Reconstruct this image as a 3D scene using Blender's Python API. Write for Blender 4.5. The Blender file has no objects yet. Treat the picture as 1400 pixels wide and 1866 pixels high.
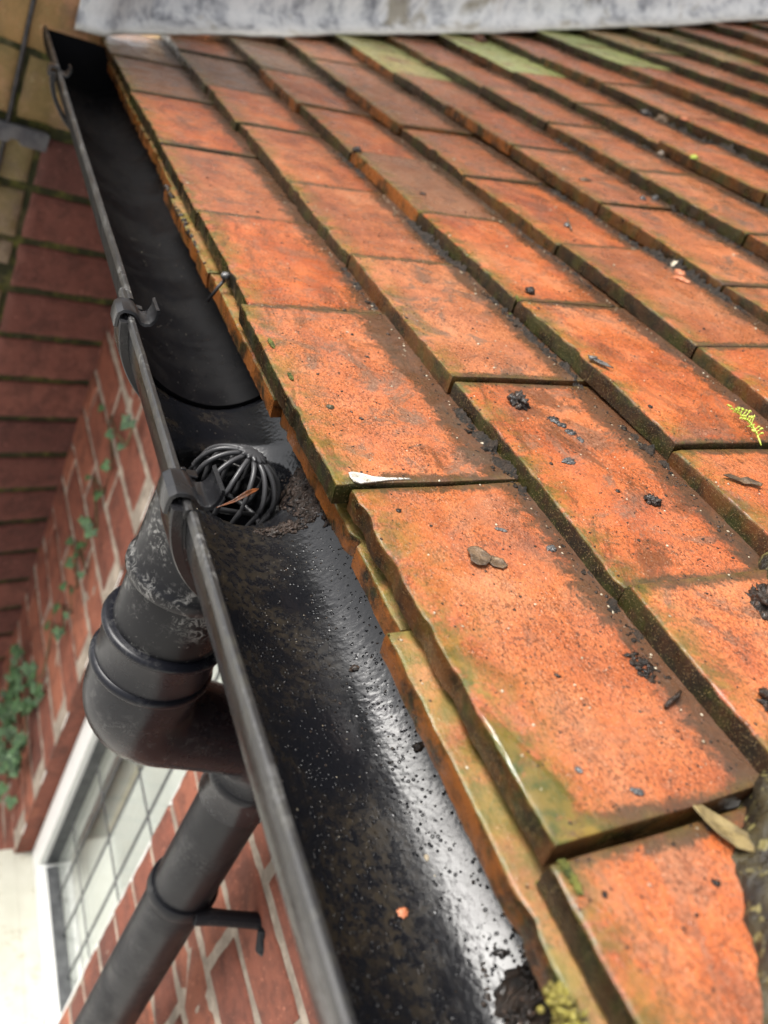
import bpy, bmesh, math, random
from math import sin, cos, pi, radians, sqrt, atan2
from mathutils import Vector, Matrix, noise
random.seed(7)
S = bpy.context.scene
COL = S.collection
# ---------------------------------------------------------------- camera
cam = bpy.data.cameras.new('camera')
co = bpy.data.objects.new('camera', cam); COL.objects.link(co); S.camera = co
co.matrix_world = Matrix(((0.8259, -0.1351, -0.5474, -0.1713),
                          (-0.3593, 0.6219, -0.6958, -0.0805),
                          (0.4344, 0.7713, 0.4651, 0.1572),
                          (0, 0, 0, 1)))
co.rotation_euler = co.matrix_world.to_euler()
co.scale = (1, 1, 1)
cam.sensor_fit = 'VERTICAL'
cam.lens = 6.8
cam.sensor_height = 6.8 * 1866 / 1436.0
cam.sensor_width = 6.8 * 1400 / 1436.0
cam.clip_start = 0.01
cam.clip_end = 400
cam.dof.use_dof = True
cam.dof.focus_distance = 0.37
cam.dof.aperture_fstop = 2.1
# ---------------------------------------------------------------- world, sun, exposure
W = bpy.data.worlds.new("World"); S.world = W; W.use_nodes = True
wn = W.node_tree; wn.nodes.clear()
SUN_EL, SUN_AZ = radians(57), radians(299)
sky = wn.nodes.new('ShaderNodeTexSky'); sky.sky_type = 'NISHITA'; sky.sun_disc = False
sky.sun_elevation = SUN_EL; sky.sun_rotation = SUN_AZ; sky.dust_density = 4.0; sky.air_density = 1.0
hs = wn.nodes.new('ShaderNodeHueSaturation'); hs.inputs['Saturation'].default_value = 0.18
bgn = wn.nodes.new('ShaderNodeBackground'); bgn.inputs['Strength'].default_value = 0.14
wo = wn.nodes.new('ShaderNodeOutputWorld')
wn.links.new(sky.outputs[0], hs.inputs['Color']); wn.links.new(hs.outputs[0], bgn.inputs['Color'])
wn.links.new(bgn.outputs[0], wo.inputs['Surface'])
sl = bpy.data.lights.new('sun', 'SUN'); sl.energy = 2.7; sl.angle = radians(32); sl.color = (1, 0.965, 0.91)
so = bpy.data.objects.new('sun', sl); COL.objects.link(so)
sd = Vector((sin(SUN_AZ) * cos(SUN_EL), cos(SUN_AZ) * cos(SUN_EL), sin(SUN_EL)))
so.rotation_euler = sd.to_track_quat('Z', 'Y').to_euler(); so.location = (2, 2, 4)
S.view_settings.view_transform = 'Standard'; S.view_settings.look = 'None'
S.view_settings.gamma = 1; S.view_settings.use_curve_mapping = False
S.view_settings.exposure = 0.80
S.render.engine = 'CYCLES'

# ---------------------------------------------------------------- helpers
def tag(o, label=None, cat=None, group=None, kind=None):
    if label: o['label'] = label
    if cat: o['category'] = cat
    if group: o['group'] = group
    if kind: o['kind'] = kind
    return o

def empty(name, loc=(0, 0, 0)):
    o = bpy.data.objects.new(name, None); COL.objects.link(o); o.location = loc
    o.empty_display_size = 0.02
    return o

def link(name, me, mat=None, parent=None, smooth=True):
    o = bpy.data.objects.new(name, me); COL.objects.link(o)
    if mat is not None:
        for m in (mat if isinstance(mat, (list, tuple)) else [mat]): me.materials.append(m)
    if smooth:
        me.polygons.foreach_set('use_smooth', [True] * len(me.polygons))
    if parent is not None:
        o.parent = parent
        o.matrix_parent_inverse = Matrix.Translation(-Vector(parent.location))
    return o

class MB:
    """collects verts / faces of one mesh"""
    def __init__(s): s.v = []; s.f = []; s.m = []; s.att = {}
    def add(s, vs, fs, mi=0, **att):
        n = len(s.v); s.v += [tuple(a) for a in vs]
        s.f += [tuple(i + n for i in f) for f in fs]; s.m += [mi] * len(fs)
        for k, a in att.items():
            L = s.att.setdefault(k, [])
            L += [0.0] * (n - len(L)); L += list(a) if hasattr(a, '__len__') else [a] * len(vs)
    def grid(s, P, mi=0, close_u=False, close_v=False, **att):
        nu, nv = len(P), len(P[0]); fs = []
        for i in range(nu if close_u else nu - 1):
            for j in range(nv if close_v else nv - 1):
                a = i * nv + j; b = ((i + 1) % nu) * nv + j
                c = ((i + 1) % nu) * nv + (j + 1) % nv; d = i * nv + (j + 1) % nv
                fs.append((a, b, c, d))
        s.add([p for r in P for p in r], fs, mi, **att)
    def tube(s, path, r, n=12, mi=0, cap=True):
        P = []; path = [Vector(p) for p in path]; up = Vector((0.13, 0.21, 0.97)).normalized()
        for i, p in enumerate(path):
            d = (path[min(i + 1, len(path) - 1)] - path[max(i - 1, 0)]).normalized()
            a = d.cross(up)
            if a.length < 0.1: a = d.cross(Vector((1, 0, 0)))
            a.normalize(); b = d.cross(a).normalized(); up = a.cross(d).normalized() if False else up
            rr = r[i] if hasattr(r, '__len__') else r
            P.append([p + a * cos(2 * pi * k / n) * rr + b * sin(2 * pi * k / n) * rr for k in range(n)])
        base = len(s.v); s.grid(P, mi, close_v=True)
        if cap:
            L = len(s.v)
            s.f.append(tuple(range(base + n - 1, base - 1, -1))); s.m.append(mi)
            s.f.append(tuple(range(L - n, L))); s.m.append(mi)
    def lathe(s, prof, c, n=48, mi=0, ax=None):
        P = [[(c[0] + r * cos(2 * pi * k / n), c[1] + r * sin(2 * pi * k / n), c[2] + z) for k in range(n)] for r, z in prof]
        s.grid(P, mi, close_v=True)
    def box(s, lo, hi, mi=0, jit=0.0, **att):
        vs = [(x, y, z) for x in (lo[0], hi[0]) for y in (lo[1], hi[1]) for z in (lo[2], hi[2])]
        if jit: vs = [tuple(c + random.uniform(-jit, jit) for c in v) for v in vs]
        s.add(vs, [(0, 1, 3, 2), (4, 6, 7, 5), (0, 4, 5, 1), (2, 3, 7, 6), (0, 2, 6, 4), (1, 5, 7, 3)], mi, **att)
    def mesh(s, name):
        me = bpy.data.meshes.new(name); me.from_pydata(s.v, [], s.f); me.update()
        me.polygons.foreach_set('material_index', s.m)
        for k, a in s.att.items():
            a = a + [0.0] * (len(s.v) - len(a))
            at = me.attributes.new(k, 'FLOAT', 'POINT'); at.data.foreach_set('value', a)
        return me
    def build(s, name, mat, parent=None, smooth=True, bevel=0, split=None, sub=0, fix=True):
        me = s.mesh(name)
        if fix:
            bm = bmesh.new(); bm.from_mesh(me); bmesh.ops.recalc_face_normals(bm, faces=bm.faces)
            bm.to_mesh(me); bm.free()
        o = link(name, me, mat, parent, smooth)
        if bevel:
            b = o.modifiers.new('bevel', 'BEVEL'); b.width = bevel; b.segments = 2; b.limit_method = 'ANGLE'; b.angle_limit = radians(35)
        if sub:
            b = o.modifiers.new('sub', 'SUBSURF'); b.levels = sub; b.render_levels = sub
        if split:
            me.set_sharp_from_angle(angle=radians(split))
        return o

def nz(x, y=0.0, z=0.0, s=1.0): return noise.noise(Vector((x * s, y * s, z * s)))
def fb(x, y, z, s=1.0, o=4): return noise.fractal(Vector((x * s, y * s, z * s)), 1.0, 2.0, o)
def sst(a, b, x):
    t = min(1, max(0, (x - a) / (b - a))); return t * t * (3 - 2 * t)

# ---------------------------------------------------------------- node helper
class NT:
    def __init__(s, name):
        s.m = bpy.data.materials.new(name); s.m.use_nodes = True; s.t = s.m.node_tree; s.t.nodes.clear()
        s.out = s.t.nodes.new('ShaderNodeOutputMaterial'); s.b = s.t.nodes.new('ShaderNodeBsdfPrincipled')
        s.t.links.new(s.b.outputs[0], s.out.inputs[0])
    def n(s, ty, **kw):
        n = s.t.nodes.new('ShaderNode' + ty)
        for k, v in kw.items(): setattr(n, k, v)
        return n
    def set(s, sock, v):
        if hasattr(v, 'is_linked') or isinstance(v, bpy.types.NodeSocket): s.t.links.new(v, sock)
        else:
            if isinstance(v, (tuple, list)) and len(v) == 3 and sock.type == 'RGBA': v = (*v, 1)
            sock.default_value = v
    def coord(s, rnd=True, stretch=(1, 1, 1)):
        c = s.n('TexCoord').outputs['Object']
        mp = s.n('Mapping'); s.set(mp.inputs['Vector'], c); mp.inputs['Scale'].default_value = stretch
        v = mp.outputs[0]
        if rnd:
            r = s.n('ObjectInfo').outputs['Random']; a = s.n('VectorMath', operation='ADD'); mlt = s.math('MULTIPLY', r, 61.3)
            s.set(a.inputs[0], v); s.set(a.inputs[1], mlt); v = a.outputs[0]
        return v
    def noise(s, v, scale, detail=4, rough=.55, dist=0.0):
        n = s.n('TexNoise'); s.set(n.inputs['Vector'], v); n.inputs['Scale'].default_value = scale
        n.inputs['Detail'].default_value = detail; n.inputs['Roughness'].default_value = rough; n.inputs['Distortion'].default_value = dist
        return n.outputs[0]
    def voro(s, v, scale, feature='F1', out=0):
        n = s.n('TexVoronoi', feature=feature); s.set(n.inputs['Vector'], v); n.inputs['Scale'].default_value = scale
        return n.outputs[out]
    def math(s, op, a, b=0.5, c=None, clamp=False):
        n = s.n('Math', operation=op); n.use_clamp = clamp; s.set(n.inputs[0], a); s.set(n.inputs[1], b)
        if c is not None: s.set(n.inputs[2], c)
        return n.outputs[0]
    def rng(s, v, a, b, c=0.0, d=1.0):
        n = s.n('MapRange'); n.interpolation_type = 'SMOOTHSTEP'
        for i, x in enumerate((v, a, b, c, d)): s.set(n.inputs[i], x)
        return n.outputs[0]
    def mix(s, f, a, b, mode='MIX'):
        n = s.n('Mix', data_type='RGBA', blend_type=mode)
        s.set(n.inputs[0], f); s.set(n.inputs[6], a); s.set(n.inputs[7], b); return n.outputs[2]
    def ramp(s, v, stops):
        n = s.n('ValToRGB'); s.set(n.inputs[0], v); e = n.color_ramp.elements
        while len(e) < len(stops): e.new(0.5)
        for q, (p, c) in zip(e, stops): q.position = p; q.color = (*c, 1)
        return n.outputs[0]
    def attr(s, name): return s.n('Attribute', attribute_name=name).outputs['Fac']
    def bump(s, h, dist, strength=1.0, prev=None):
        n = s.n('Bump'); s.set(n.inputs['Height'], h); n.inputs['Distance'].default_value = dist; n.inputs['Strength'].default_value = strength
        if prev is not None: s.set(n.inputs['Normal'], prev)
        return n.outputs[0]
    def fin(s, col, rough, nrm=None, **kw):
        s.set(s.b.inputs['Base Color'], col); s.set(s.b.inputs['Roughness'], rough)
        if nrm is not None: s.set(s.b.inputs['Normal'], nrm)
        for k, v in kw.items(): s.set(s.b.inputs[k.replace('_', ' ')], v)
        return s.m

# ---------------------------------------------------------------- materials
def mat_tile():
    s = NT('wet_terracotta'); v = s.coord(); vs = s.coord(stretch=(1, .45, 1))
    big = s.noise(v, 13, 5, .6); med = s.noise(vs, 60, 6, .65); fine = s.noise(vs, 620, 4, .6); f2 = s.noise(v, 1500, 3, .6)
    tone = s.attr('tone'); edge = s.attr('edge'); moss = s.attr('moss'); face = s.attr('face')
    rnd = s.n('ObjectInfo').outputs['Random']; r2 = s.math('FRACT', s.math('MULTIPLY', rnd, 17.3))
    col = s.ramp(s.math('ADD', s.math('MULTIPLY', big, .55), s.math('MULTIPLY', med, .45)),
                 [(.34, (.15, .030, .012)), (.43, (.38, .084, .025)), (.52, (.56, .148, .043)), (.66, (.64, .26, .12))])
    col = s.mix(s.rng(rnd, .0, 1.0, 0, .42), col, (.38, .085, .025)); col = s.mix(s.rng(r2, .45, 1.0, 0, .30), col, (.60, .28, .15))
    col = s.mix(tone, col, (.19, .115, .066))
    grey = s.math('MULTIPLY', s.rng(s.noise(v, 27, 8, .78, 1.0), .50, .60), s.rng(r2, 0, 1, .35, .9))
    col = s.mix(grey, col, (.17, .105, .070))
    brn = s.math('MULTIPLY', s.rng(s.noise(vs, 19, 8, .80, 1.2), .52, .59), s.rng(rnd, 0, 1, .25, .9))
    col = s.mix(brn, col, (.15, .052, .020))
    # dirt flecks of several sizes, thick in places and thin in others
    w1 = s.rng(s.noise(v, 30, 5, .65), .36, .56, .30, 1.0); w2 = s.rng(s.noise(v, 48, 4, .6), .38, .55, .35, 1.0)
    fl = s.math('MULTIPLY', s.rng(s.noise(vs, 1250, 5, .72), .50, .56), w1)
    col = s.mix(s.math('MULTIPLY', fl, .80), col, (.13, .036, .014))
    fm = s.math('MULTIPLY', s.rng(s.noise(vs, 1900, 4, .7), .55, .60), w2)
    col = s.mix(s.math('MULTIPLY', fm, .85), col, (.045, .018, .010))
    fl2 = s.math('MULTIPLY', s.rng(s.noise(v, 420, 7, .8), .575, .615), w1)
    col = s.mix(s.math('MULTIPLY', fl2, .9), col, (.030, .016, .011))
    col = s.mix(s.math('MULTIPLY', s.rng(f2, .63, .69), .6), col, (.74, .52, .36))
    # silt stain left by the water where it gathers below the next course and in the joints
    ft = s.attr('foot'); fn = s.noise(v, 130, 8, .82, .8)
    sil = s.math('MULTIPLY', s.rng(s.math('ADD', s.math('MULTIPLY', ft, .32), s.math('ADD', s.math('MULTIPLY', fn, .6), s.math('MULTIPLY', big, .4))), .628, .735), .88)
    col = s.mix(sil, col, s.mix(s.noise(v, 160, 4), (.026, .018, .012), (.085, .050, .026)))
    # algae toward the lower edge, and moss on certain tiles
    al = s.math('MULTIPLY', s.math('MULTIPLY', edge, s.rng(s.noise(v, 60, 7, .75, .5), .38, .60)), .95)
    col = s.mix(al, col, s.mix(s.rng(s.noise(v, 120, 4), .4, .6), (.20, .13, .025), (.075, .080, .014)))
    col = s.mix(s.math('MULTIPLY', moss, s.rng(s.noise(v, 26, 6, .6), .30, .52)), col, s.mix(med, (.22, .25, .07), (.46, .50, .20)))
    # broken faces carry dark algae
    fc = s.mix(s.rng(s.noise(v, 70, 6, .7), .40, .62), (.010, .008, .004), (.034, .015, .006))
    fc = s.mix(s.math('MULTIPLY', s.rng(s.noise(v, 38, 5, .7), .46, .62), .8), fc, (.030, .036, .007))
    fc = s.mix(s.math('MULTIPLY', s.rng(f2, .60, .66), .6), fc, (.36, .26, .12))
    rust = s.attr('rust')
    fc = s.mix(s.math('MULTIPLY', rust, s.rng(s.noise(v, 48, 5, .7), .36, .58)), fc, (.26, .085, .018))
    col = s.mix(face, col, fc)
    h = s.math('ADD', s.math('MULTIPLY', fine, .5), s.math('MULTIPLY', f2, .35))
    b = s.bump(s.math('ADD', h, s.math('MULTIPLY', med, 1.2)), .0009, .55)
    b = s.bump(s.rng(s.noise(v, 300, 3, .6), .58, .72), .0006, .4, b)
    rg = s.rng(s.noise(v, 45, 5, .65), .36, .66, .20, .58)
    return s.fin(col, rg, b, Specular_IOR_Level=.38, Coat_Weight=.12, Coat_Roughness=.08)

def mat_plastic(name, dirt=0.0, drops=0.0, scuff=0.0, base=(.0065, .0068, .0085), rough=.32, mossy=0.0):
    s = NT(name); v = s.coord(False)
    n1 = s.noise(v, 18, 6, .65, .4); n2 = s.noise(v, 160, 5, .65); n3 = s.noise(v, 1700, 2, .5)
    col = base; rg = s.rng(n1, .35, .65, rough * .75, rough * 1.35)
    b = s.bump(s.noise(v, 60, 3, .5), .0004, .18)
    if scuff:
        f = s.math('MULTIPLY', s.math('MULTIPLY', s.rng(s.noise(v, 26, 5, .65, .5), .46, .66), s.rng(s.noise(v, 150, 5, .75, 1.5), .47, .62)), scuff)
        col = s.mix(f, col, (.24, .235, .225)); rg = s.mix(f, rg, (.7, .7, .7))
        f = s.math('MULTIPLY', s.rng(s.noise(v, 330, 4, .6), .66, .73), scuff * .5); col = s.mix(f, col, (.3, .29, .27))
    if dirt:
        d = s.math('MULTIPLY', s.rng(n1, .42, .62), s.rng(s.noise(v, 240, 6, .75), .42, .62))
        zz = s.n('SeparateXYZ'); s.set(zz.inputs[0], s.n('TexCoord').outputs['Object'])
        low = s.math('MULTIPLY', s.rng(zz.outputs[2], -.040, -.058), s.rng(zz.outputs[0], .012, -.012)); d = s.math('MULTIPLY', s.math('MULTIPLY', d, low), dirt)
        col = s.mix(d, col, s.mix(s.noise(v, 400, 3), (.014, .010, .005), (.045, .032, .016))); rg = s.mix(d, rg, (.55, .55, .55))
        sp = s.math('MULTIPLY', s.rng(s.noise(v, 2600, 2, .5), .74, .77), s.rng(n1, .44, .60)); col = s.mix(sp, col, (.34, .28, .18))
        b = s.bump(s.math('MULTIPLY', n2, d), .0006, .35, b)
    if mossy:
        f = s.math('MULTIPLY', s.rng(n2, .5, .62), mossy); col = s.mix(f, col, (.13, .12, .075)); rg = s.mix(f, rg, (.7, .7, .7))
    if drops:
        vd = s.voro(v, 620); vc = s.voro(v, 620, out=1)
        sepc = s.n('SeparateColor'); s.set(sepc.inputs[0], vc)
        rad = s.rng(sepc.outputs[0], .45, 1.0, .0, .50)
        dm = s.rng(s.math('SUBTRACT', rad, vd), 0, .30)
        yx = s.n('SeparateXYZ'); s.set(yx.inputs[0], s.n('TexCoord').outputs['Object'])
        near = s.rng(yx.outputs[1], .22, .10)
        b = s.bump(s.math('MULTIPLY', dm, near), .0007, drops, b)
        vd2 = s.voro(v, 170); b = s.bump(s.math('MULTIPLY', s.rng(vd2, .14, .0), near), .0006, drops * .5, b)
        b = s.bump(s.noise(v, 380, 2, .4), .00035, drops * .5, b)
    return s.fin(col, rg, b, Specular_IOR_Level=.42)

def mat_simple(name, c1, c2, scale=60, rough=.5, bump=.001, bscale=None, spec=.5, coat=0.0, c3=None, rnd=True, **kw):
    s = NT(name); v = s.coord(rnd)
    n = s.noise(v, scale, 6, .65)
    col = s.mix(s.rng(n, .36, .62), c1, c2)
    if c3: col = s.mix(s.rng(s.noise(v, scale * 3.3, 4, .6), .56, .68), col, c3)
    b = s.bump(s.noise(v, bscale or scale * 4, 5, .65), bump, .7)
    return s.fin(col, rough, b, Specular_IOR_Level=spec, Coat_Weight=coat, Coat_Roughness=.1, **kw)

def mat_brick(name, stops, mortar, moss=0.0, face=.75):
    """material 0 bricks (tinted by attribute 'tone'), 1 mortar"""
    s = NT(name); v = s.coord(False); tone = s.attr('tone')
    col = s.ramp(tone, stops)
    col = s.mix(s.math('MULTIPLY', s.rng(s.noise(v, 28, 6, .7), .42, .64), .55), col, tuple(c * .45 for c in stops[0][1]))
    col = s.mix(s.math('MULTIPLY', s.rng(s.noise(v, 190, 4, .65), .60, .70), .5), col, tuple(min(.7, c * 1.9 + .05) for c in stops[-1][1]))
    if moss: col = s.mix(s.math('MULTIPLY', s.rng(s.noise(v, 12, 6, .7), .46, .62), moss), col, (.20, .16, .035))
    b = s.bump(s.noise(v, 240, 5, .7), .0016, .8); b = s.bump(s.noise(v, 45, 5, .6), .003, .5, b)
    m1 = s.fin(col, face, b)
    s = NT(name + '_mortar'); v = s.coord(False)
    c = s.mix(s.rng(s.noise(v, 40, 6, .7), .35, .62), mortar, tuple(x * .55 for x in mortar))
    if moss: c = s.mix(s.rng(s.noise(v, 16, 5, .7), .36, .50), c, s.mix(s.rng(s.noise(v, 45, 5), .45, .72), (.030, .034, .012), (.13, .13, .028)))
    m2 = s.fin(c, .9, s.bump(s.noise(v, 300, 5, .7), .002, .9))
    return [m1, m2]

M_TILE = mat_tile()
M_GUT = mat_plastic('wet_dirty_black_gutter', dirt=.75, drops=.8, rough=.20)
_b = M_GUT.node_tree.nodes['Principled BSDF']; _b.inputs['Coat Weight'].default_value = .06; _b.inputs['Coat Roughness'].default_value = .12
M_GUT.node_tree.links.new(_b.inputs['Normal'].links[0].from_socket, _b.inputs['Coat Normal'])
M_GUTF = mat_plastic('black_gutter_far', dirt=.12, drops=.0, rough=.50, base=(.0030, .0030, .0038))
M_GUTF.node_tree.nodes['Principled BSDF'].inputs['Specular IOR Level'].default_value = .13
M_PIPE = mat_plastic('scuffed_black_pipe', scuff=.75, rough=.34, base=(.007, .0072, .0088))
M_ELB = mat_plastic('black_elbow', scuff=.22, rough=.26, base=(.007, .0075, .011))
M_DOWN = mat_plastic('greyish_black_pipe', scuff=.15, rough=.42, base=(.008, .0085, .011))
M_LIP = mat_plastic('weathered_gutter_lip', scuff=.55, rough=.36, base=(.022, .0215, .022), mossy=.10)
M_CLIP = mat_plastic('black_clip', scuff=.12, rough=.26, base=(.012, .012, .0135))
M_WIRE = mat_plastic('black_wire', scuff=.10, rough=.30, base=(.060, .060, .063))
for _m in (M_PIPE, M_ELB, M_DOWN): _m.node_tree.nodes['Principled BSDF'].inputs['Specular IOR Level'].default_value = .26
M_MUD = mat_simple('wet_black_mud', (.007, .005, .0035), (.030, .018, .011), 160, .32, .0022, 700, .45, .25, (.10, .06, .04))
M_BANK = mat_simple('black_silt', (.006, .005, .003), (.028, .017, .010), 220, .50, .0018, 900, .35, .0, (.055, .036, .022))
M_SOIL = mat_simple('wet_soil', (.014, .009, .006), (.048, .029, .020), 260, .45, .0018, 900, .4, .15, (.10, .065, .048))
M_MOSS = mat_simple('green_moss', (.05, .065, .012), (.19, .19, .035), 240, .75, .002, 800)
M_YMOSS = mat_simple('yellow_moss', (.12, .09, .015), (.42, .36, .07), 200, .45, .002, 700, coat=.3)
M_CHIP = mat_simple('terracotta_chip', (.45, .12, .045), (.62, .25, .13), 160, .4, .0008)
M_STONE = mat_simple('pale_grit', (.30, .24, .16), (.62, .54, .40), 150, .45, .0008)
M_SLATE = mat_simple('wet_grey_flake', (.035, .035, .036), (.12, .115, .11), 150, .18, .0008, coat=.4)
M_LEAF = mat_simple('brown_leaf', (.055, .034, .018), (.16, .10, .055), 130, .4, .0012, c3=(.28, .19, .11), coat=.2)
M_OLEAF = mat_simple('rusty_leaf', (.05, .020, .009), (.20, .065, .022), 110, .3, .0008, coat=.3)
M_WING = mat_simple('seed_wing', (.13, .092, .034), (.26, .19, .075), 190, .5, .001, c3=(.10, .07, .03))
M_SPRIG = mat_simple('lime_sprig', (.30, .42, .03), (.58, .66, .12), 120, .5, .0008)
M_WEB = mat_simple('papery_cobweb', (.40, .37, .31), (.74, .72, .66), 160, .6, .0025, 420, c3=(.16, .13, .08))
M_LEAD = None
def mat_lead():
    s = NT('weathered_lead'); v = s.coord(False); vs = s.coord(False, (1, 1, .5))
    c = s.ramp(s.noise(vs, 24, 9, .78, .2), [(.36, (.22, .225, .245)), (.44, (.48, .485, .50)), (.50, (.72, .72, .71)), (.60, (.84, .83, .81))])
    c = s.mix(s.math('MULTIPLY', s.rng(s.noise(vs, 17, 6, .6, .4), .56, .68), .7), c, (.22, .17, .075))
    at = s.attr('rim'); c = s.mix(s.math('MULTIPLY', at, .75), c, s.mix(s.noise(v, 60, 5), (.45, .42, .33), (.78, .76, .70)))
    b = s.bump(s.noise(v, 30, 5, .6), .006, .6); b = s.bump(s.noise(v, 150, 4, .6), .001, .6, b)
    return s.fin(c, s.rng(s.noise(v, 40, 4), .35, .65, .30, .55), b, Metallic=.0, Specular_IOR_Level=.6)
M_LEAD = mat_lead()
M_WHITE = mat_simple('white_upvc', (.74, .745, .72), (.79, .79, .76), 20, .35, .0003)
M_CREAM = mat_simple('cream_sill_paint', (.50, .49, .41), (.56, .55, .47), 14, .5, .0008, c3=(.44, .42, .33))
M_DLINE = mat_simple('dark_lead_strip', (.04, .042, .046), (.08, .083, .086), 60, .45, .0004)
M_BLIND = mat_simple('pale_blind', (.78, .80, .76), (.84, .86, .82), 9, .8, .0006)
M_CURT = mat_simple('beige_curtain', (.52, .49, .38), (.62, .58, .47), 12, .8, .001)
M_TIMBER = mat_simple('dark_fascia_paint', (.02, .018, .016), (.05, .04, .035), 30, .6, .001)
M_CABLE = mat_simple('black_cable', (.018, .017, .018), (.05, .045, .045), 60, .5, .0005)
M_IVY = mat_simple('ivy_leaf', (.022, .055, .018), (.07, .15, .055), 50, .42, .001, c3=(.18, .28, .13))
M_STEM = mat_simple('ivy_stem', (.10, .07, .035), (.17, .13, .06), 80, .7, .001)
M_HIP = mat_simple('mossy_dark_hip', (.012, .009, .006), (.052, .040, .014), 60, .42, .003, 260, .5, .25, (.20, .17, .06))
M_GROUND = mat_simple('patio_concrete', (.50, .49, .45), (.62, .60, .56), 5, .85, .002)
M_MORT = mat_simple('mortar_smear', (.27, .24, .19), (.46, .42, .35), 50, .9, .003, 200)
def mat_glass():
    s = NT('window_glass'); t = s.t
    tr = s.n('BsdfTransparent'); tr.inputs[0].default_value = (.98, .99, .98, 1)
    gl = s.n('BsdfGlossy'); gl.inputs['Roughness'].default_value = .02
    lw = s.n('LayerWeight'); lw.inputs[0].default_value = .5; fr = s.t.nodes.new('ShaderNodeMath'); fr.operation = 'MULTIPLY_ADD'; s.set(fr.inputs[0], s.math('POWER', lw.outputs['Facing'], 4.0)); fr.inputs[1].default_value = .9; fr.inputs[2].default_value = .05
    mx = s.n('MixShader'); t.links.new(fr.outputs[0], mx.inputs[0]); t.links.new(tr.outputs[0], mx.inputs[1]); t.links.new(gl.outputs[0], mx.inputs[2])
    t.links.new(mx.outputs[0], s.out.inputs[0]); t.nodes.remove(s.b); return s.m
M_GLASS = mat_glass()
def mat_water():
    s = NT('thin_water'); t = s.t
    tr = s.n('BsdfTransparent'); tr.inputs[0].default_value = (.90, .92, .86, 1)
    gl = s.n('BsdfGlossy'); gl.inputs['Roughness'].default_value = .03
    lw = s.n('LayerWeight'); lw.inputs[0].default_value = .5; fr = s.t.nodes.new('ShaderNodeMath'); fr.operation = 'MULTIPLY_ADD'; s.set(fr.inputs[0], s.math('POWER', lw.outputs['Facing'], 4.0)); fr.inputs[1].default_value = .9; fr.inputs[2].default_value = .05
    mx = s.n('MixShader'); t.links.new(fr.outputs[0], mx.inputs[0]); t.links.new(tr.outputs[0], mx.inputs[1]); t.links.new(gl.outputs[0], mx.inputs[2])
    t.links.new(mx.outputs[0], s.out.inputs[0]); t.nodes.remove(s.b); return s.m
M_WATER = mat_water()

# ---------------------------------------------------------------- ground
mb = MB(); mb.grid([[(x, y, -2.7) for y in (-60, -5, -1, 3, 8, 60)] for x in (-60, -5, -1, 2, 8, 60)])
tag(mb.build('ground', M_GROUND, smooth=False), kind='structure')

# ---------------------------------------------------------------- roof geometry
PROF = [(0.0, 0.0), (0.0822, 0.0306), (0.1644, 0.0611), (0.2466, 0.0917), (0.3301, 0.1265), (0.4134, 0.162), (0.4961, 0.1987),
        (0.5782, 0.2367), (0.6596, 0.2763), (0.7413, 0.3153), (0.8224, 0.3554), (0.9046, 0.3933), (0.9852, 0.4344), (1.0662, 0.4749),
        (1.147, 0.5154), (1.228, 0.5559)]
TT = 0.0108      # tile thickness
WT = 0.167       # tile width
YEND = 1.262     # the lead flashing line
def row_slope(i):
    a = PROF[max(i, 0)]; b = PROF[i + 1]
    return atan2(b[1] - a[1], b[0] - a[0])

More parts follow.
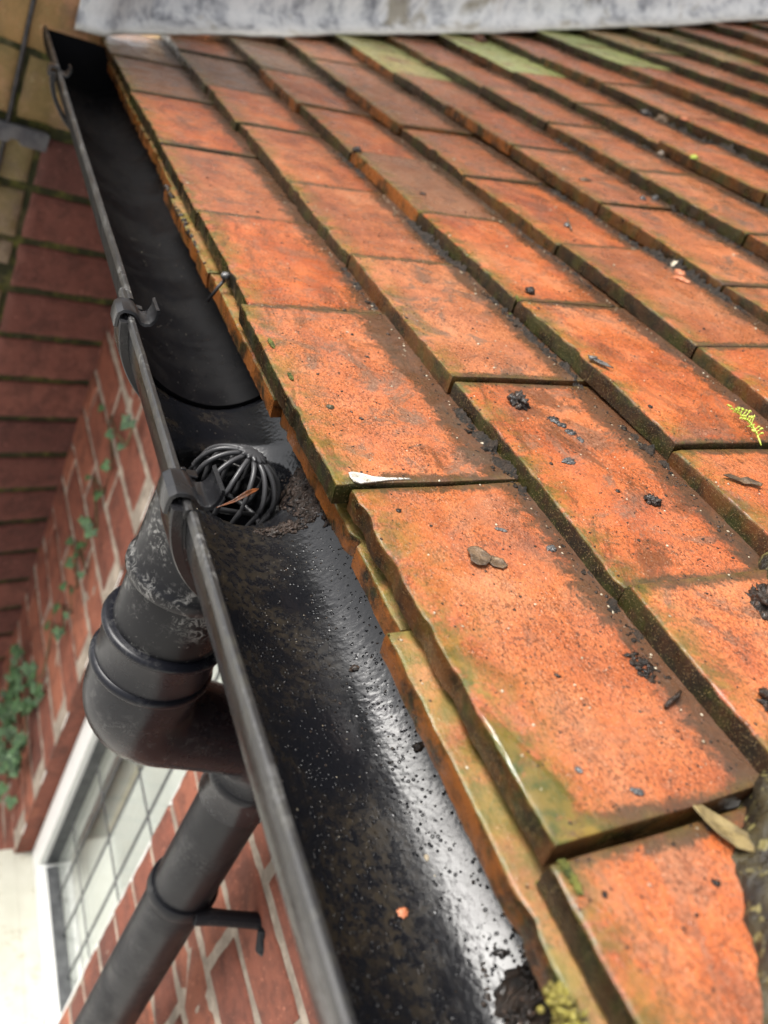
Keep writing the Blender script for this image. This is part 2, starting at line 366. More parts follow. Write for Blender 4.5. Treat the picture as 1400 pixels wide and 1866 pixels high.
def tile_mesh(w, L, seed, hi=True, tone=0., moss=0., chip=1.0, rust=0.0, wave=0.0, t=TT, alg=0.0):
    """top front edge at origin, x upslope, y across, z normal. front and sides carry broken rounded edges"""
    r = 0.0013
    nu, nv = (34, 60) if hi else (10, 20)
    us = [(0, -t), (0, -t * .66), (0, -t * .33), (.00015, -r), (r * .3, -r * .28), (r, 0)]
    us += [(r + (L - r) * ((k / nu) ** 1.5), 0) for k in range(1, nu + 1)] + [(L, -t)]
    vs = [(-w / 2, -t), (-w / 2, -t * .5), (-w / 2 + .0001, -r), (-w / 2 + r * .3, -r * .28), (-w / 2 + r, 0)]
    vs += [(-w / 2 + r + (w - 2 * r) * k / nv, 0) for k in range(1, nv)] + [(-v, z) for v, z in reversed(vs)]
    P = []; E = []; F = []; FT = []
    sx, sy = seed * 3.17, seed * 1.91
    for iu, (u, zu) in enumerate(us):
        row = []
        for (v, zv) in vs:
            z = min(zu, zv)
            # wandering and chipped edges
            ch = fb(v * 22 + sx, seed, 0, 1, 3) * .00035 * chip + fb(v, seed, 2, 260, 3) * .00035
            c2 = noise.noise(Vector((v * 60 + sx, seed * 2.3, 4)))
            ch += max(0, c2 - .32) * .0048 * chip
            dz = nz(u * 14 + sx, v * 14 + sy, 0) * .0004 + fb(u, v, seed, 150, 3) * .00012
            low = max(0, 1 - u / .012)
            zz = z
            if u < .012: zz -= max(0, noise.noise(Vector((v * 75 + sx, u * 90, seed * 1.3)))- .18) * .0016 * low * chip * (1 if z > -t * .8 else 0)
            uu = u + ch * max(0, 1 - u / .03) + (fb(v, z, seed, 190, 3) * .0004 if z < -.0001 and u < .001 else 0)
            side = abs(v) / (w / 2)
            vv = v + (nz(u * 30, seed, sy) * .0007 if side > .9 else 0)
            zz += -.0020 * wave * (side ** 2) + dz
            row.append((uu, vv, zz))
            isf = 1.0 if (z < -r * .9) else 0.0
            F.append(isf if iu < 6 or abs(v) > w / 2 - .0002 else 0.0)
            e = max(0, 1 - u / .020) * .9; e = max(e, max(0, 1 - (w / 2 - abs(v)) / .005) * .45)
            if alg: e = max(e, alg * 2.1 * math.exp(-(u / .013) ** 2) * sst(.02, -w / 2, v) + alg * .9 * math.exp(-(u / .022) ** 2) * (.5 + nz(v * 40, u * 40, 3)))
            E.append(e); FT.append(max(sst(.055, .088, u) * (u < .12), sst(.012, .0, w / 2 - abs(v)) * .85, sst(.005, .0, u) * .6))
        P.append(row)
    m = MB(); n = len(P); k = len(P[0])
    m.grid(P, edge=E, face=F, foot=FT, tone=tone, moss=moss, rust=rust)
    ring = [j for j in range(k)] + [i * k + k - 1 for i in range(1, n)] + [(n - 1) * k + j for j in range(k - 2, -1, -1)] + [i * k for i in range(n - 2, 0, -1)]
    m.f.append(tuple(ring)); m.m.append(0)
    return m

roof = empty('tiled_roof', (0, .6, 0))
tag(roof, 'wet orange clay tiled roof slope rising from the black gutter up to the grey lead', 'roof')
def hip_y(x):   # line where the slope is cut by the mossy hip
    return -.078 + x * 1.06
TILES = []   # (visible size key, builder args)
rnd = random.Random(11)
EDGE_OFF = {(0, 0): (-.0, 0, 0)}
def add_tile(i, y0, y1, **kw):
    """tile of course i spanning y0..y1 (front top edge on the profile)"""
    X, Z = PROF[i]
    TILES.append((i, y0, y1, kw))
# explicit joint positions of the lower courses, measured along the eaves
JOINTS = {0: [-.166, -.0035, .166, .345, .503, .675, .860, 1.031, 1.20],
          1: [-.082, .084, .246, .415, .571, .751, .901, 1.085, 1.25],
          2: [.004, .166, .334, .498, .662, .833, 1.000, 1.165, 1.33],
          3: [.09, .258, .426, .594, .755, .925, 1.085, 1.25],
          4: [.175, .338, .506, .672, .834, 1.000, 1.165, 1.33]}
def joints(i):
    if i in JOINTS: return JOINTS[i]
    y = (0.0 if i % 2 == 0 else .084); out = []
    k = 0
    while y < 1.45:
        if y > .0 - .2: out.append(y + rnd.uniform(-.003, .003))
        y += WT
    return out
LIFT = {(0, 1): .0020, (0, 0): .0, (3, 1): .0030, (3, 2): .0, (2, 1): .0025, (2, 0): -.001, (3, 0): .001, (4, 3): .002, (0, 3): .0018, (1, 2): .0012, (1, 0): .0018}
TONE = {(2, 3): .75, (3, 4): .55, (1, 6): .55, (0, 6): .55, (0, 7): .7, (2, 6): .6, (2, 7): .6, (3, 7): .3, (4, 6): .5, (5, 7): .2, (0, 2): .05, (5, 3): .2, (4, 0): .3}
MOSS = {}
DU = {(0, 2): -.0060, (0, 3): .0, (1, 1): .0, (3, 3): .002, (2, 5): -.002}
UCNT = 0
for i in range(0, 15):
    js = joints(i)
    for k in range(len(js) - 1):
        y0, y1 = js[k], js[k + 1]
        if i > 4:
            # only what the frame and a margin beside it can see
            if y1 < .14 + (i - 3) * .085: continue
        if y1 > 1.34 or y0 > YEND: y1 = min(y1, 1.33)
        X, Z = PROF[i]
        if y1 - y0 < .03: continue
        if y1 < hip_y(X) - .02: continue
        key = (i, k)
        far = (y0 > .75) or i > 5
        seed = i * 17 + k * 5 + 3
        tone = min(1, TONE.get(key, max(0, rnd.uniform(-.20, .34))) + .38 * sst(.85, 1.15, y1) * (i < 7))
        moss = 0.0
        if y1 > 1.15 and i in (4,): moss = .55
        if y1 > 1.15 and i in (6,): moss = .95
        if y1 > 1.15 and i in (8,): moss = 1.0
        if y1 > 1.15 and i in (10, 9): moss = .35
        rust = 1.0 if (i in (2, 3, 4) and k in (3, 4, 5) and (i + k) % 2) else (.3 if rnd.random() < .35 else 0)
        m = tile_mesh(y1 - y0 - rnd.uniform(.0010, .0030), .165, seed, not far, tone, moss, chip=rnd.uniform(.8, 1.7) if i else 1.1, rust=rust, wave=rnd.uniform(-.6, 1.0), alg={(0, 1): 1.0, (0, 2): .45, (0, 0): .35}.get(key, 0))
        # cut the tiles that cross the hip
        th = row_slope(i)
        lift = LIFT.get(key, rnd.uniform(-.0003, .0016))
        tilt = th - math.atan((TT + .0006) / .0885)
        R = Matrix.Rotation(-tilt - rnd.uniform(0, .008), 4, 'Y') @ Matrix.Rotation(rnd.uniform(-.009, .009), 4, 'X') @ Matrix.Rotation(rnd.uniform(-.010, .010), 4, 'Z')
        T = Matrix.Translation((X + DU.get(key, rnd.uniform(-.0012, .0012)), (y0 + y1) / 2, Z + lift)) @ R
        me = m.mesh('roof_tile')
        bm = bmesh.new(); bm.from_mesh(me)
        if y0 < hip_y(X + .18) + .02:
            inv = T.inverted()
            pc = inv @ Vector((0, hip_y(0) - .016, 0)); d1 = Vector((1, 1.06, 0)); d2 = Vector((0, 0, 1))
            nrm = inv.to_3x3() @ d1.cross(d2).normalized()
            bmesh.ops.bisect_plane(bm, geom=bm.verts[:] + bm.edges[:] + bm.faces[:], plane_co=pc, plane_no=nrm, clear_outer=True)
        bmesh.ops.recalc_face_normals(bm, faces=bm.faces)
        if not bm.faces: bm.free(); continue
        bm.to_mesh(me); bm.free()
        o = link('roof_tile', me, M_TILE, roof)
        me.set_sharp_from_angle(angle=radians(50))
        o.matrix_parent_inverse = Matrix.Identity(4)
        o.matrix_basis = Matrix.Translation(-Vector(roof.location)) @ T
        if moss > .8: o['label'] = 'roof tile coated in pale green moss under the lead'
        UCNT += 1
# the short under-eaves tiles peeping out below the first course
UND = [(-.16, .018, -.0040, .0010), (.0185, .0995, -.0050, .0030), (.1005, .262, .0010, .0008), (.265, .425, -.0020, .0002), (.428, .60, -.0036, 0), (.602, .77, .0030, 0), (.772, .94, .0022, 0), (.942, 1.10, .0034, 0), (1.102, 1.25, .0020, 0)]
UND = [(-.14, .0965, -.0052, .0010), (.0985, .262, .0022, .0), (.264, .425, -.0036, .0012), (.428, .60, -.0045, 0), (.602, .77, .0030, 0), (.772, .94, .0022, 0), (.942, 1.10, .0034, 0), (1.102, 1.25, .0020, 0)]
for k, (y0, y1, dx, dz) in enumerate(UND):
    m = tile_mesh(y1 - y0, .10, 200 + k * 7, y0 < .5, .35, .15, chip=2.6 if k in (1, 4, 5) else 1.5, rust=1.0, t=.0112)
    for q in range(len(m.att['edge'])): m.att['edge'][q] = max(.75, m.att['edge'][q])
    tilt = row_slope(0) - math.atan((TT + .0006) / .0885)
    T = Matrix.Translation((dx + .0024, (y0 + y1) / 2, -.0152 + dz)) @ Matrix.Rotation(-tilt, 4, 'Y') @ Matrix.Rotation(rnd.uniform(-.004, .004), 4, 'Z')
    me = m.mesh('eaves_tile'); bm = bmesh.new(); bm.from_mesh(me); 
    if y0 < 0:
        inv = T.inverted(); pc = inv @ Vector((0, hip_y(0) - .016, 0)); nrm = inv.to_3x3() @ Vector((1, 1.06, 0)).cross(Vector((0, 0, 1))).normalized()
        bmesh.ops.bisect_plane(bm, geom=bm.verts[:] + bm.edges[:] + bm.faces[:], plane_co=pc, plane_no=nrm, clear_outer=True)
    bmesh.ops.recalc_face_normals(bm, faces=bm.faces); bm.to_mesh(me); bm.free()
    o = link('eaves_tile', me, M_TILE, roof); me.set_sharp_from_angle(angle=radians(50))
    o.matrix_parent_inverse = Matrix.Identity(4); o.matrix_basis = Matrix.Translation(-Vector(roof.location)) @ T
# boarding under the tiles, soffit and fascia (keep daylight out from below)
mb = MB()
bd = [(PROF[k][0] + .012 + (.03 if k == 0 else 0), PROF[k][1] - .034) for k in range(0, 16)]
mb.grid([[(x, y, z) for y in (hip_y(x) - .012, YEND + .06)] for x, z in bd]); mb.build('roof_felt', M_TIMBER, roof, smooth=False)
mb = MB(); mb.box((.052, -.02, -.165), (.070, 1.20, -.022)); mb.build('fascia_board', M_TIMBER, roof, smooth=False, bevel=.0015)
mb = MB(); mb.box((.071, -.02, -.164), (.172, 1.22, -.156)); mb.build('soffit_board', M_TIMBER, roof, smooth=False)

# ---------------------------------------------------------------- mossy hip tiles at the near corner
HOFF = .068
def hip_tile(s0, s1, seed, mat, HOFF=.068):
    mb = MB(); P = []; d = Vector((1, 1.06, .36)).normalized(); side = Vector((1.06, -1, 0)).normalized(); up = side.cross(d).normalized()
    if up.z < 0: up = -up
    o0 = Vector((0, hip_y(0), 0))
    ns = 60
    for a in range(ns + 1):
        s_ = s0 + (s1 - s0) * a / ns; row = []
        c = o0 + d * s_ + side * HOFF
        for b in range(45):
            ang = pi * (b / 44)
            n = -side * cos(ang) * 1.0 + up * sin(ang) * .62
            rr = .066 * (1 + .05 * (1 - a / ns))
            p = c + n * rr - up * .012
            q = fb(p.x + seed, p.y, p.z, 38, 5) * .0042 + max(0, nz(p.x, p.y, p.z + seed, 140)) * .0042
            row.append(p + n.normalized() * q)
        P.append(row)
    # broken end thickness
    P = [[o0 + d * (s0 + .004) + side * HOFF + (p - (o0 + d * s0 + side * HOFF)) * .80 for p in P[0]]] + P
    mb.grid(P); o = mb.build('hip_tile', mat); return o
tag(hip_tile(-.16, .121, 2.0, M_HIP, .0715), 'dark mossy hip tile at the near right corner, the one nearer the gutter', 'hip tile', 'mossy hip tiles')
tag(hip_tile(.124, .36, 9.0, M_HIP, .0725), 'dark wet hip tile further up at the right edge, above its mossier neighbour', 'hip tile', 'mossy hip tiles')

# ---------------------------------------------------------------- gutter
GX, GZ, GR = -.012, -.0030, .0600
GA = radians(187.5); GE = .845
gut = empty('gutter', (GX, .1, GZ))
tag(gut, 'black half round plastic gutter along the eaves, wet and gritty inside', 'gutter')
def trough(name, y0, y1, ro, th, mat, lipm, ny=2, hole=None, seed=0, zend=0.0):
    mb = MB(); ri = ro - th; na = 96 if hole else 72
    ys = [y0 + (y1 - y0) * k / ny for k in range(ny + 1)]
    def pt(r, a, y):
        z = GZ + r * sin(a); x = GX + r * cos(a) * (GE if cos(a) > 0 else 1)
        z += .0 * y
        if hole:
            hx, hy, hr = hole; dd = sqrt((x - hx) ** 2 + (y - hy) ** 2)
            k = sst(hr + .0012, hr - .0035, dd)
            z -= k * .05
            z -= .0025 * sst(hr + .012, hr, dd)
        return (x, y, z)
    up = .0035
    inner = [[pt(ri, GA + (2 * pi - GA) * k / na, y) for k in range(na + 1)] + [(GX + ri * GE, y, GZ + .003)] for y in ys]
    outer = [[pt(ro, GA + (2 * pi - GA) * k / na, y) for k in range(na + 1)] + [(GX + ro * GE, y, GZ + .003)] for y in ys]
    mb.grid(inner); n = len(mb.v); mb.grid(outer)
    w = len(inner[0])
    for r0 in (0, len(inner) - 1):
        for k in range(w - 1):
            a = r0 * w + k; mb.f.append((a, a + 1, n + a + 1, n + a)); mb.m.append(0)
    for k in range(len(ys) - 1):
        for e in (0, w - 1):
            a = k * w + e; b = (k + 1) * w + e; mb.f.append((a, b, n + b, n + a)); mb.m.append(0)
    o = mb.build(name, mat, gut, split=40)
    # rolled front lip
    lp = MB(); lx, lz = ro * cos(GA), ro * sin(GA); prof = [(lx + th + .0001, lz - .001), (lx + th + .0001, lz + .0030), (lx + th - .0006, lz + .0037), (lx - .0001, lz + .0038), (lx - .0009, lz + .0031), (lx - .0010, lz + .0004), (lx - .0006, lz - .0008), (lx + .0006, lz - .0014)]
    P = []
    nyl = max(8, int((y1 - y0) / .008))
    for k in range(nyl + 1):
        y = y0 + (y1 - y0) * k / nyl
        jx = nz(y * 9 + seed, 3) * .0007 + nz(y * 70, seed) * .00016
        P.append([(GX + x + jx, y, GZ + z + nz(y * 7, seed, 5) * .0005 + nz(y * 90, x * 300, seed) * .00012) for x, z in prof])
    lp.grid(P, close_v=True)
    lp.f.append(tuple(range(len(prof)))); lp.m.append(0); lp.f.append(tuple(range(len(lp.v) - len(prof), len(lp.v)))); lp.m.append(0)
    lp.build('gutter_lip', lipm, o, split=30)
    return o
HX, HY, HR = GX, .250, .0305
trough('gutter_trough', -.30, .1455, .0600, .0021, M_GUT, M_LIP, ny=40, seed=1)
trough('gutter_outlet', .1462, .338, .0611, .0022, M_GUT, M_LIP, ny=150, hole=(HX, HY, HR), seed=5)
trough('gutter_trough', .3262, 1.075, .0582, .0021, M_GUTF, M_LIP, ny=30, seed=9)
mb = MB(); P = [[(GX + r * (GE if k > 16 else 1) * cos(GA + (2 * pi - GA) * k / 32), y, GZ + r * sin(GA + (2 * pi - GA) * k / 32)) for k in range(33)] for y, r in ((1.0755, 0.0), (1.0755, .0595), (1.079, .0595), (1.079, 0.0))]
mb.grid(P); mb.build('gutter_end_cap', M_GUTF, gut, split=40)
# union clips
def clip(y0, y1, big=True):
    mb = MB(); o = []
    # strap below / outside
    ra, rb = .0614, .0630
    yy = [y0, y0 + .0015, y1 - .0015, y1]
    for r1, r2 in ((ra, rb),):
        P = []
        for k in range(61):
            a = radians(185 + 168 * k / 60); wd = 1 
            e = sst(0, .10, k / 60)
            r2e = r2 + .0020 * e * (1 - sst(.5, .9, k / 60))
            P.append([(GX + r * cos(a) * (GE if cos(a) > 0 else 1), y, GZ + r * sin(a)) for r, y in ((r1, y0), (r2e - .0006, y0), (r2e, y0 + .0006), (r2e, y1 - .0006), (r2e - .0006, y1), (r1, y1))])
        mb.grid(P, close_v=True)
        n = len(mb.v); mb.f.append(tuple(range(6))); mb.m.append(0); mb.f.append(tuple(range(n - 6, n))); mb.m.append(0)
    s_ = mb.build('clip_strap', M_CLIP, gut, split=35)
    mb = MB(); P = []
    for k in range(31):
        a = radians(186 + 66 * k / 30); ro_ = .0625 + .0034 * (1 - (k / 30) ** 1.5)
        P.append([(GX + r * cos(a), y, GZ + r * sin(a)) for r, y in ((.0612, y0 - .0050), (ro_ - .0005, y0 - .0050), (ro_, y0 - .0044), (ro_ + .0004, y1 - .004), (.0612, y1 - .004))])
    mb.grid(P, close_v=True); mb.f.append((0, 1, 2, 3, 4)); mb.m.append(0); n = len(mb.v); mb.f.append(tuple(range(n - 5, n))); mb.m.append(0)
    mb.build('clip_body', M_CLIP, s_, split=35)
    # saddle over the lip, ending in an upturned hook inside
    path = [(-.0652, -.0120), (-.0656, -.0080), (-.0654, -.0048), (-.0640, -.0034), (-.0612, -.0030), (-.0590, -.0034), (-.0570, -.0052), (-.0548, -.0074), (-.0520, -.0080), (-.0494, -.0070), (-.0478, -.0046), (-.0470, -.0016), (-.0470, .0014), (-.0476, .0028)]
    t = .0017; mb = MB(); P = []
    for k, (x, z) in enumerate(path):
        z += 0
        a = path[max(k - 1, 0)]; b = path[min(k + 1, len(path) - 1)]
        d = Vector((b[0] - a[0], b[1] - a[1])).normalized(); n = Vector((-d.y, d.x))
        ex = 0 if k < 9 else -.003
        P.append([(GX + x + n.x * q, y, GZ + z + n.y * q) for q, y in ((0, y0 - .001), (t * .8, y0 - .0005), (t, y0 + .0005), (t, y1 - .0035), (t * .8, y1 - .0025), (0, y1 - .002))])
    mb.grid(P, close_v=True); mb.f.append(tuple(range(6))); mb.m.append(0); n = len(mb.v); mb.f.append(tuple(range(n - 6, n))); mb.m.append(0)
    mb.build('clip_saddle', M_CLIP, s_, split=32)
    # little inner lug
    mb = MB(); mb.box((GX - .0570, y1 + .006, GZ - .020), (GX - .0545, y1 + .0078, GZ - .007)); mb.box((GX - .0570, y1 + .003, GZ - .0095), (GX - .0500, y1 + .0078, GZ - .0078))
    mb.build('clip_lug', M_CLIP, s_, bevel=.0005, smooth=False)
clip(.153, .171)
clip(.305, .322)
clip(.842, .862)

# ---------------------------------------------------------------- downpipe
DX, DY = .125, .247
dp = empty('downpipe', (DX, DY, -2.7))
tag(dp, 'black plastic downpipe with swan neck dropping from the gutter outlet beside the brick wall', 'downpipe')
def lathe(name, prof, cx, cy, mat, parent, n=64):
    mb = MB(); mb.lathe(prof, (cx, cy, 0), n); return mb.build(name, mat, parent, split=45)
lathe('outlet_spigot', [(.0315, -.0665), (.0325, -.0665), (.0333, -.090), (.0333, -.1185), (.0348, -.120), (.0358, -.1225), (.0358, -.1255), (.0348, -.128), (.030, -.128), (.0300, -.0665), (.0330, -.0665)], HX - .0012, HY, M_PIPE, dp)
lathe('outlet_pipe', [(.0300, -.120), (.0330, -.1265), (.0330, -.185), (.029, -.185)], HX, HY, M_PIPE, dp)
# swan neck: a swept pipe with socket rings
def sweep(name, path, rads, mat, parent, n=56):
    mb = MB(); P = []
    for i, p in enumerate(path):
        a = Vector(path[max(i - 1, 0)]); b = Vector(path[min(i + 1, len(path) - 1)]); d = (b - a).normalized()
        e1 = Vector((0, 1, 0)); e2 = d.cross(e1).normalized(); r = rads[i]
        P.append([Vector(p) + e1 * cos(2 * pi * k / n) * r + e2 * sin(2 * pi * k / n) * r for k in range(n)])
    mb.grid(P, close_v=True); return mb.build(name, mat, parent, split=50)
def arc(c, r, a0, a1, n):  # in XZ plane
    return [(c[0] + r * cos(radians(a0 + (a1 - a0) * k / n)), DY + .002, c[1] + r * sin(radians(a0 + (a1 - a0) * k / n))) for k in range(n + 1)]
path = [(HX, HY, z) for z in (-.1650, -.1652, -.1664, -.1680, -.1696, -.1710, -.1720, -.1950, -.1960, -.1975, -.1990, -.2005, -.2015)]
rads = [.0330, .0362, .0382, .0387, .0382, .0362, .0357, .0355, .0373, .0379, .0379, .0371, .0352]
BR = .036
c1 = (HX + BR, -.219); a_end = 180 + 74
seg1 = [(x, HY, z) for x, y, z in arc(c1, BR, 180, a_end, 14)]
path += seg1; rads += [.0348 - .0030 * k / (len(seg1) - 1) for k in range(len(seg1))]
sx_, sz_ = seg1[-1][0], seg1[-1][2]; ang = radians(a_end + 90)
Lr = .060
dxy = Vector((cos(ang), sin(ang)))
path += [(sx_ + dxy.x * Lr * t, HY, sz_ + dxy.y * Lr * t) for t in (.15, .5, .85, 1.0)]; rads += [.0313, .0304, .0300, .0300]
e = Vector((sx_, sz_)) + dxy * Lr
c2 = e + Vector((dxy.y, -dxy.x)) * .036
a0 = math.degrees(atan2(e.y - c2.y, e.x - c2.x))
seg2 = [(x, HY, z) for x, y, z in arc((c2.x, c2.y), .036, a0, 0, 12)]
path += seg2[1:]; rads += [.0298] * (len(seg2) - 1)
ex, ez = seg2[-1][0], seg2[-1][2]
path += [(ex, HY, ez - t) for t in (.006, .008, .010, .014, .017, .040, .042)]; rads += [.0298, .0308, .0318, .0318, .0308, .0300, .0270]
sweep('swan_neck', path, rads, M_ELB, dp)
DX = ex; zt = ez - .035
lathe('lower_pipe', [(.0, zt), (.0268, zt), (.0268, -2.69), (.0, -2.69)], DX, HY, M_DOWN, dp)
# pipe clip with wall arm
ZC = -.475
XW = .168
pc = lathe('pipe_clip', [(.0266, ZC - .006), (.0290, ZC - .0062), (.0302, ZC - .004), (.0302, ZC + .004), (.0290, ZC + .0062), (.0266, ZC + .006)], DX, HY, M_DOWN, dp)
mb = MB()
for sgn in (-1,):
    mb.tube([(DX + .004, HY - .0285, ZC), (DX + .018, HY - .0300, ZC + .001), (DX + .030, HY - .0330, ZC + .001), (XW - .008, HY - .040, ZC), (XW - .003, HY - .052, ZC - .002)], [.0062, .0072, .0068, .0072, .0082], 12)
    put0 = [(XW - .002, HY - .046, ZC), (XW - .0065, HY - .050, ZC), (XW - .0065, HY - .058, ZC - .010), (XW - .002, HY - .060, ZC - .012)]
    mb.tube(put0, .0078, 12)
mb.tube([(XW - .006, HY - .052, ZC + .001), (XW - .0120, HY - .0525, ZC + .001)], .0036, 10)
mb.build('clip_arm', M_DOWN, pc, bevel=.0012, smooth=False)

# ---------------------------------------------------------------- balloon guard in the outlet
lg = empty('leaf_guard', (HX, HY, -.07))
tag(lg, 'black balloon wire leaf guard sitting in the gutter outlet hole', 'leaf guard')
BZ = -.078; tilt = Matrix.Translation((HX + .003, HY + .002, BZ)) @ Matrix.Rotation(radians(-6), 4, 'X') @ Matrix.Rotation(radians(9), 4, 'Y')
def tp(p): return tilt @ Vector(p)
NW = 14
for k in range(NW):
    a = 2 * pi * k / NW + .1; pts = []
    for q in range(17):
        t = q / 16; r = .0285 * (sin(min(1, (1 - t) * 1.25 + .0) * pi / 2) ** .8) if t > .2 else .0285 + .0012 * sin(t / .2 * pi)
        if t > .2: 
            ph = (t - .2) / .8 * (pi / 2) * .93; r = .0245 * cos(ph) ** .92; z = .012 + .0215 * sin(ph)
        else: r = .0225 + .0020 * (t / .2); z = .012 * t / .2
        if r < .0062: r = .0062
        jit = nz(k * 3.3, t * 3) * .0008
        pts.append(tp(((r + jit) * cos(a + jit * 20), (r + jit) * sin(a + jit * 20), z)))
    mb = MB(); mb.tube(pts, .00138, 10); mb.build('guard_wire', M_WIRE, lg)
mb = MB(); P = []
for r, z in ((0, .0358), (.005, .0356), (.0072, .0349), (.0078, .0337), (.0070, .0325), (.004, .0321), (0, .0321)):
    P.append([tp((r * (1 + (.16 * (1 if (j % 4) < 2 else -1) if r > .005 else 0)) * cos(2 * pi * j / 56), r * (1 + (.16 * (1 if (j % 4) < 2 else -1) if r > .005 else 0)) * sin(2 * pi * j / 56), z)) for j in range(56)])
mb.grid(P, close_v=True); mb.build('guard_cap', M_WIRE, lg)
mb = MB(); mb.tube([tp((  .0240 * cos(2 * pi * k / 40), .0240 * sin(2 * pi * k / 40), -.003)) for k in range(41)], .0016, 8, cap=False); mb.build('guard_ring', M_WIRE, lg)
mb = MB(); mb.tube([tp((-.024, -.006, -.003)), tp((.024, .006, -.003))], .0018, 8); mb.build('guard_bar', M_WIRE, lg)

# ---------------------------------------------------------------- walls
def brick_wall(name, parent, org, dirv, mats, rows, depth=.1, proud=.004, sag=None, jit=.0012, zs=-1):
    """rows: list of (z0,z1,[(s0,s1,tone)...]); face plane through org along dirv, outward normal on its right hand"""
    d = Vector(dirv).normalized(); n = Vector((-d.y, d.x, 0)).normalized() * zs
    mb = MB()
    def P(s_, z, o): 
        q = Vector(org) + Vector((d.x, d.y, 0)) * s_ + n * o; q.z = z + d.z * s_; return q
    for z0, z1, bl in rows:
        for (s0, s1, tone) in bl:
            o = proud + random.uniform(-jit, jit); r = .0022; ns = max(4, int((s1 - s0) / .012)); nzz = max(4, int((z1 - z0) / .012)); G = []; sd = random.random() * 99
            ss = [s0, s0, s0 + r] + [s0 + r + (s1 - s0 - 2 * r) * k / ns for k in range(1, ns)] + [s1 - r, s1, s1]
            zz = [z0, z0, z0 + r] + [z0 + r + (z1 - z0 - 2 * r) * k / nzz for k in range(1, nzz)] + [z1 - r, z1, z1]
            for a, s_ in enumerate(ss):
                row = []
                for b, z in enumerate(zz):
                    lv = min(a, b, len(ss) - 1 - a, len(zz) - 1 - b)
                    oo = -.012 if lv == 0 else (o - r * .9 if lv == 1 else o)
                    js = fb(s_, z, sd, 45, 3) * .0016
                    oo += js if lv else 0
                    row.append(P(s_ + (fb(z, sd, 1, 60, 3) * .0022 if lv < 2 and 1 < b < len(zz) - 2 else 0), z + (fb(s_, sd, 7, 60, 3) * .0022 if lv < 2 and 1 < a < len(ss) - 2 else 0), oo))
                G.append(row)
            mb.grid(G, 0, tone=tone)
    return mb, P

# house wall (carries the window); a course every 75 mm
WX = .168
WD = (-.035, 1, .030)
m_red = mat_brick('red_brick', [(0, (.10, .032, .022)), (.5, (.22, .066, .038)), (1, (.34, .115, .062))], (.47, .39, .31))
hw = empty('brick_wall', (WX, .4, -2.7))
tag(hw, 'red brick house wall with pale mortar running below the eaves behind the downpipe', 'wall')
W0, W1 = .405, .765     # window opening along the wall
WZ0, WZ1 = -1.29, -.345
rows = []; z = -2.70; k = 0
while z < -.13:
    k += 1; s0 = -.55 - (.1125 if k % 2 else 0); bl = []
    zz1 = z + .0645
    while s0 < 1.30:
        s1 = s0 + .2145
        a, b = s0, s1
        tone = random.choice([.2, .45, .5, .6, .75, .95])
        if z + .0625 > WZ0 - .052 and z < WZ1:
            if b <= W0: bl.append((a, b, tone))
            elif a < W0: 
                if W0 - a > .03: bl.append((a, W0 + random.uniform(-.004, .004), tone))
                if b > W1: bl.append((W1, b, tone))
            elif a < W1 < b:
                if b - W1 > .03: bl.append((W1, b, tone))
            elif a >= W1: bl.append((a, b, tone))
        else: bl.append((a, b, tone))
        s0 += .225
    rows.append((z, zz1, bl)); z += .075
wmb, WP = brick_wall('brick_wall', hw, (WX, 0, 0), WD, m_red, rows, zs=1)
# mortar sheet with the window hole, plus reveals
def quad(mb, pts, mi=0): mb.add(pts, [(0, 1, 2, 3)], mi, tone=.5)
def strip(a, b, z0, z1, o=0.0):
    n1 = 24; n2 = max(2, int((z1 - z0) / .03))
    G = [[WP(a + (b - a) * i / n1, z0 + (z1 - z0) * j / n2, o + .002 + fb(i * .31, j * .3, 3, 1, 3) * .0012) for j in range(n2 + 1)] for i in range(n1 + 1)]
    wmb.grid(G, 1, tone=.5)
strip(-.66, W0, -2.7, -.13); strip(W1, 1.34, -2.7, -.13); strip(W0, W1, -2.7, WZ0); strip(W0, W1, WZ1, -.13)
RD = -.035
for s_ in (W0, W1):
    zq = WZ0
    while zq < WZ1 - .001:
        quad(wmb, [WP(s_, zq, .001), WP(s_, zq + .075, .001), WP(s_, zq + .075, RD - .06), WP(s_, zq, RD - .06)], 0 if s_ == W1 else 1); zq += .075
quad(wmb, [WP(W0, WZ1, .001), WP(W1, WZ1, .001), WP(W1, WZ1, RD - .06), WP(W0, WZ1, RD - .06)], 1)
wmb.build('wall_face', m_red, hw, fix=True, split=50)
# window
win = empty('window', WP((W0 + W1) / 2, WZ0, RD)); win.parent = hw; win.matrix_parent_inverse = Matrix.Translation(-Vector(hw.location))
def wbox(mb, s0, s1, z0, z1, o0, o1, mi=0):
    vs = [WP(s_, z_, o) for s_ in (s0, s1) for z_ in (z0, z1) for o in (o0, o1)]
    mb.add(vs, [(0, 1, 3, 2), (4, 6, 7, 5), (0, 4, 5, 1), (2, 3, 7, 6), (0, 2, 6, 4), (1, 5, 7, 3)], mi)
def wpart(name, boxes, mat, parent=hw, bevel=.002):
    mb = MB()
    for b in boxes: wbox(mb, *b)
    me = mb.mesh(name); bm = bmesh.new(); bm.from_mesh(me); bmesh.ops.recalc_face_normals(bm, faces=bm.faces); bm.to_mesh(me); bm.free()
    o = bpy.data.objects.new(name, me); COL.objects.link(o); me.materials.append(mat)
    o.parent = win; o.matrix_parent_inverse = Matrix.Translation(-Vector(WP((W0 + W1) / 2, WZ0, RD)))
    if bevel:
        b = o.modifiers.new('bevel', 'BEVEL'); b.width = bevel; b.segments = 2
    return o
F0, F1 = RD - .045, RD + .008
fw = .046
